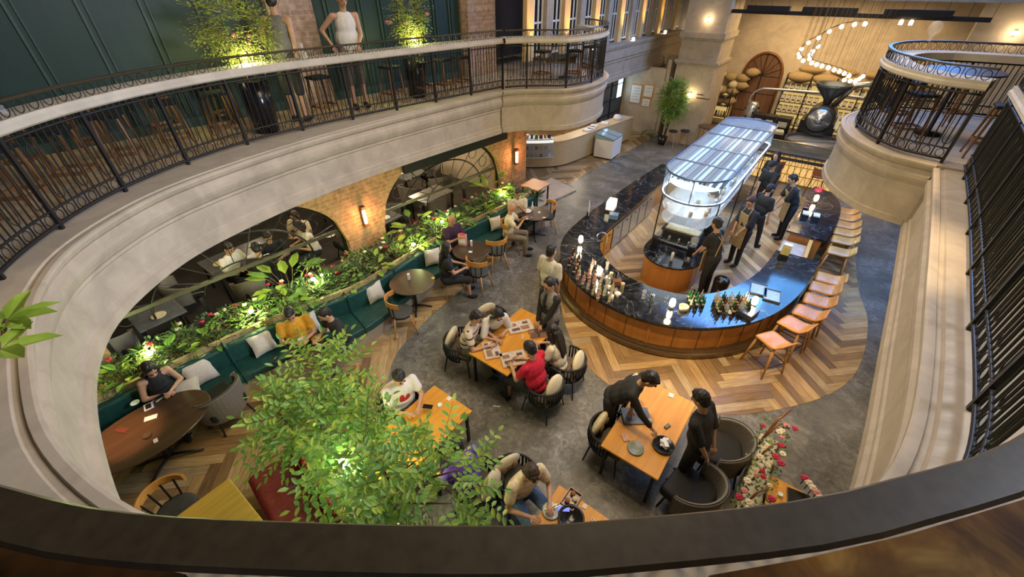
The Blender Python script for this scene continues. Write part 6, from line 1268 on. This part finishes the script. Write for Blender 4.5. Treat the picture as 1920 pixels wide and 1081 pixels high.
clump('fern', 'orchid-and-leaf arrangement at the foot of the corridor pier', (-6.85, 19.75, 0), .42, 406, None, 'petal')
# plant lights
for lb, p, e, cool in (('lime plant light glowing behind the mustard polo', at(470, 583, 1.05), 26, 0), ('lime plant light glowing in the leaves under the near arch', at(587, 523, 1.05), 26, 0), ('plant light glowing left of the plum tee', at(775, 458, .95), 16, 0), ('plant light glowing behind the plum tee', at(829, 415, .95), 20, 0), ('plant light at the far end of the planter', at(940, 365, .95), 18, 0), ('green plant light behind the phone-reading woman', at(280, 663, .95), 22, 0), ('cool white spotlight glaring through the leaves of the big tree', at(645, 868, 1.9), 9, 1)):
    t = thing('plant_light', lb, 'spotlight', p); m = MB(); m.ell((0, 0, 0), (.05, .05, .03) if not cool else (.06, .06, .06)); put('lens', m, M['limecool'] if cool else M['lime'], t); m = MB(); m.bar((0, 0, -.02), (0, 0, -.25), .012, 6); put('spike', m, M['iron'], t)
    l = bpy.data.lights.new('plant_glow', 'POINT'); l.energy = e; l.color = (.85, 1, .35) if not cool else (.75, 1, .85); l.shadow_soft_size = .05; lo = bpy.data.objects.new('plant_glow', l); COL.objects.link(lo); lo.parent = t; lo.location = (.05, 0, .14)
# rose planter
t = thing('rose_planter', 'pale narrow planter box of red and cream roses at the lower right', 'planter', (.82, 4.3, 0)); m = MB(); m.bb((.70, 3.2, 0), (.95, 5.15, .62)); put('box', m, M['creamwood'], t, True, bevel=.01); m = MB(); m.bb((.72, 3.22, .60), (.93, 5.13, .64)); put('soil', m, M['cream'], t, True)
m = MB(); r = random.Random(21); st = MB()
for i in range(420): p = V((r.uniform(.62, 1.03), r.uniform(3.15, 5.25), r.uniform(.62, .95))); leaf(m, p, rv(r), V((0, 0, 1)), .05, .028, i % 3)
put('foliage', m, [M['leafC'], M['leafD'], M['leafA']], t, True)
for k in range(5): yy = 3.4 + .4 * k; st.tube([(.74, yy, .62), (.82, yy + .1, .98), (.92, yy + .3, .85), (.95, yy + .35, .62)], .014, 6)
st.tube([(.72, 4.9, .62), (.8, 5.2, .95), (.9, 5.4, 1.05)], .02, 6); put('twig_arch', st, M['barwood2'], t, True)
for i in range(30):
    p = V((r.uniform(.62, 1.05), 3.2 + 2.1 * i / 30, r.uniform(.85, 1.02))); q = MB(); s = r.uniform(.03, .05)
    q.ell(p, (s * .55, s * .55, s * .6), 8, 6)
    for k in range(7): a = k * .9; q.ell(p + V((s * .6 * math.cos(a), s * .6 * math.sin(a), -.004 * (k % 3))), (s * .5, s * .5, s * .35), 6, 4, rot=Matrix.Rotation(a, 3, 'Z'))
    put('rose', q, M[['rose', 'petal', 'petal', 'rose', 'pink'][i % 5]], t, True)
for i in range(6):
    p = at(1490 + 7 * i, 885 + 9 * i, .9); tt = thing('rose_flower', ['dark red rose bud at the top of the tray corner', 'white rose beside the black tray', 'cream rose in the small bunch by the side table', 'pink rose in the small bunch by the side table', 'white rose low in the small bunch by the side table', 'salmon rose nearest the handrail by the side table'][i], 'flower', (p.x + .12, p.y, .75)); q = MB(); q.ell((0, 0, .15), (.03, .03, .03))
    for k in range(6): a = k * 1.05; q.ell((.03 * math.cos(a), .03 * math.sin(a), .145), (.025, .025, .018), 6, 4)
    put('blossom', q, M[['rose', 'petal', 'petal', 'pink', 'petal', 'rose'][i]], tt); q = MB(); q.bar((0, 0, 0), (0, 0, .14), .006, 5); put('stem', q, M['leafC'], tt)
# ---------------------------------------------------------------- lights, camera
def area(name, loc, size, energy, color, target=None, sy=None, spread=None):
    l = bpy.data.lights.new(name, 'AREA'); l.energy = energy; l.color = color; l.size = size
    if sy: l.shape = 'RECTANGLE'; l.size_y = sy
    if spread: l.spread = R(spread)
    o = bpy.data.objects.new(name, l); COL.objects.link(o); o.location = loc
    d = (V(target) - V(loc)) if target is not None else V((0, 0, -1)); o.rotation_euler = d.to_track_quat('-Z', 'Y').to_euler(); return o
def spot(name, loc, tgt, energy, color, ang=60, blend=.6, r=.1):
    l = bpy.data.lights.new(name, 'SPOT'); l.energy = energy; l.color = color; l.spot_size = R(ang); l.spot_blend = blend; l.shadow_soft_size = r
    o = bpy.data.objects.new(name, l); COL.objects.link(o); o.location = loc; o.rotation_euler = (V(tgt) - V(loc)).to_track_quat('-Z', 'Y').to_euler(); return o
def point(name, loc, energy, color, r=.15):
    l = bpy.data.lights.new(name, 'POINT'); l.energy = energy; l.color = color; l.shadow_soft_size = r; o = bpy.data.objects.new(name, l); COL.objects.link(o); o.location = loc; return o
WARM = (1, .80, .55); COOL = (.62, .78, 1)
area('atrium_warm', (-2.4, 5.0, 8.6), 3.5, 270, (1, .82, .58)); area('bar_warm', (-1.8, 11.5, 8.6), 4.0, 230, (1, .82, .60))
area('high_blue_area', (-.9, 20.0, 8.1), 6.6, 1300, (.13, .38, 1), (-1.2, 9, 2.0), 4.4)  # unseen blue area light high at the back, added for reflections; no window there
area('added_soffit_blue', (.62, 11.5, 2.73), 1.3, 70, (.12, .42, 1), None, 2.9)  # added blue light under the balcony, without a fixture, for the counter's blue reflection
area('cool_fascia_fill', (4.6, 5.0, 7.8), 1.6, 120, (.74, .82, 1), (-6.6, 1.0, 3.4), 1.6, 70)  # added cool fill, narrow spread, aimed at the left fascia; no lamp hangs there
area('hall_warm', (-2.0, 21.8, 5.4), 4.5, 150, (1, .72, .40), sy=2.5)
for i, (x, y, tx, ty, e) in enumerate(((-1.2, 3.2, -1.6, 5.7, 1300), (.9, 4.6, .5, 6.3, 1000), (2.2, 7.6, 1.5, 8.6, 600), (-6.2, 12.5, -6.2, 13.2, 500), (-5.6, 17.2, -5.4, 17.6, 400), (-3.5, 8.0, -3.9, 7.6, 250), (-3.3, 4.4, -3.3, 4.5, 260), (-.9, 3.6, -.7, 4.2, 260), (-3.4, 2.0, -3.3, 2.0, 200), (-1.0, 1.9, -.9, 2.0, 160), (-5.0, .2, -4.4, -.2, 110))): spot('downlight', (x, y, 8.5), (tx, ty, 0), e, (1, .74, .42), 30, .8)
for x, y, e in ((-9.4, 1.8, 34), (-9.6, 4.4, 40), (-10.2, 7.0, 70), (-11.8, 9.4, 110), (-13, 4, 30)): point('dining_light', (x, y, 2.45), e, (1, .80, .52))
for x, y, e in ((-9.6, 14.3, 60), (-9.4, 17.5, 70)): point('corridor_light', (x, y, 2.5), e, (1, .84, .62))
for y in (11.35, 13.35, 15.35, 17.35, 19.35, 21.35): spot('gallery_uplight', (WX + .0, y + .17, 4.15), (WX - .28, y, 5.6), 150, (1, .55, .12), 36)
for x, y, e in ((-8.9, 1.4, 26), (-9.0, 4.6, 22), (-8.9, 8.2, 34), (-7.2, 11.6, 30), (2.6, 10.5, 18)): point('mezzanine_light', (x, y, 7.2), e, (1, .80, .52))
for x, y, z, e in ((-8.2, 3.5, 4.95, 48), (-8.1, 7.1, 4.95, 40)): point('shrub_uplight', (x, y, z), e, (.95, 1, .35), .06)
for x, y, z, e in ((-4.0, 1.1, 1.25, 14), (-2.9, 1.2, 1.2, 26)): point('tree_uplight', (x, y, z), e, (.95, 1, .5), .06)
for x, y, e in ((2.3, 5.5, 22), (2.3, 9.5, 26)): point('arcade_light', (x, y, 2.4), e, (1, .82, .55))
for x in (-3.6, -1.4, .9): spot('back_wall_wash', (x, 21.4, 5.3), (x, 24.5, 2.6), 120, (1, .70, .34), 80)
for y in (10.2, 12.0, 13.8): point('canopy_light', (-2.12, y, 2.2), 12, (.82, .92, 1), .2)
spot('table_pool', (-6.6, -.75, 2.7), (-6.55, -.55, .75), 260, (1, .50, .24), 30, .7, .05)
spot('banquette_light', (-5.4, 1.4, 2.6), (-6.9, 2.0, .6), 14, (1, .8, .5), 90)
for x, y in ((-7.0, 6.2), (-6.9, 8.6), (-7.0, 4.2)): spot('soffit_light', (x, y, 2.72), (x + .7, y, 0), 26, (1, .82, .55), 95)
w = bpy.data.worlds.new('w'); SC.world = w; w.use_nodes = True; w.node_tree.nodes['Background'].inputs[0].default_value = (.06, .055, .05, 1); w.node_tree.nodes['Background'].inputs[1].default_value = .5
cam = bpy.data.cameras.new('camera'); co = bpy.data.objects.new('camera', cam); COL.objects.link(co); SC.camera = co
cam.sensor_fit = 'HORIZONTAL'; cam.sensor_width = 36; cam.lens = FPX / 1920 * 36; cam.clip_start = .02; cam.clip_end = 100
co.location = (0, 0, CAMZ); co.rotation_euler = (PI / 2 - PITCH, 0, AZ)
SC.view_settings.view_transform = 'Standard'; SC.view_settings.look = 'None'; SC.view_settings.gamma = 1; SC.view_settings.exposure = 0.4; SC.view_settings.use_curve_mapping = False
SC.cycles.max_bounces = 7; SC.cycles.diffuse_bounces = 3; SC.cycles.glossy_bounces = 3; SC.cycles.transparent_max_bounces = 10; SC.cycles.sample_clamp_indirect = 4.0; SC.cycles.use_denoising = True
point('brick_edge_light', (-8.0, -.55, .9), 10, (1, .85, .15), .05)
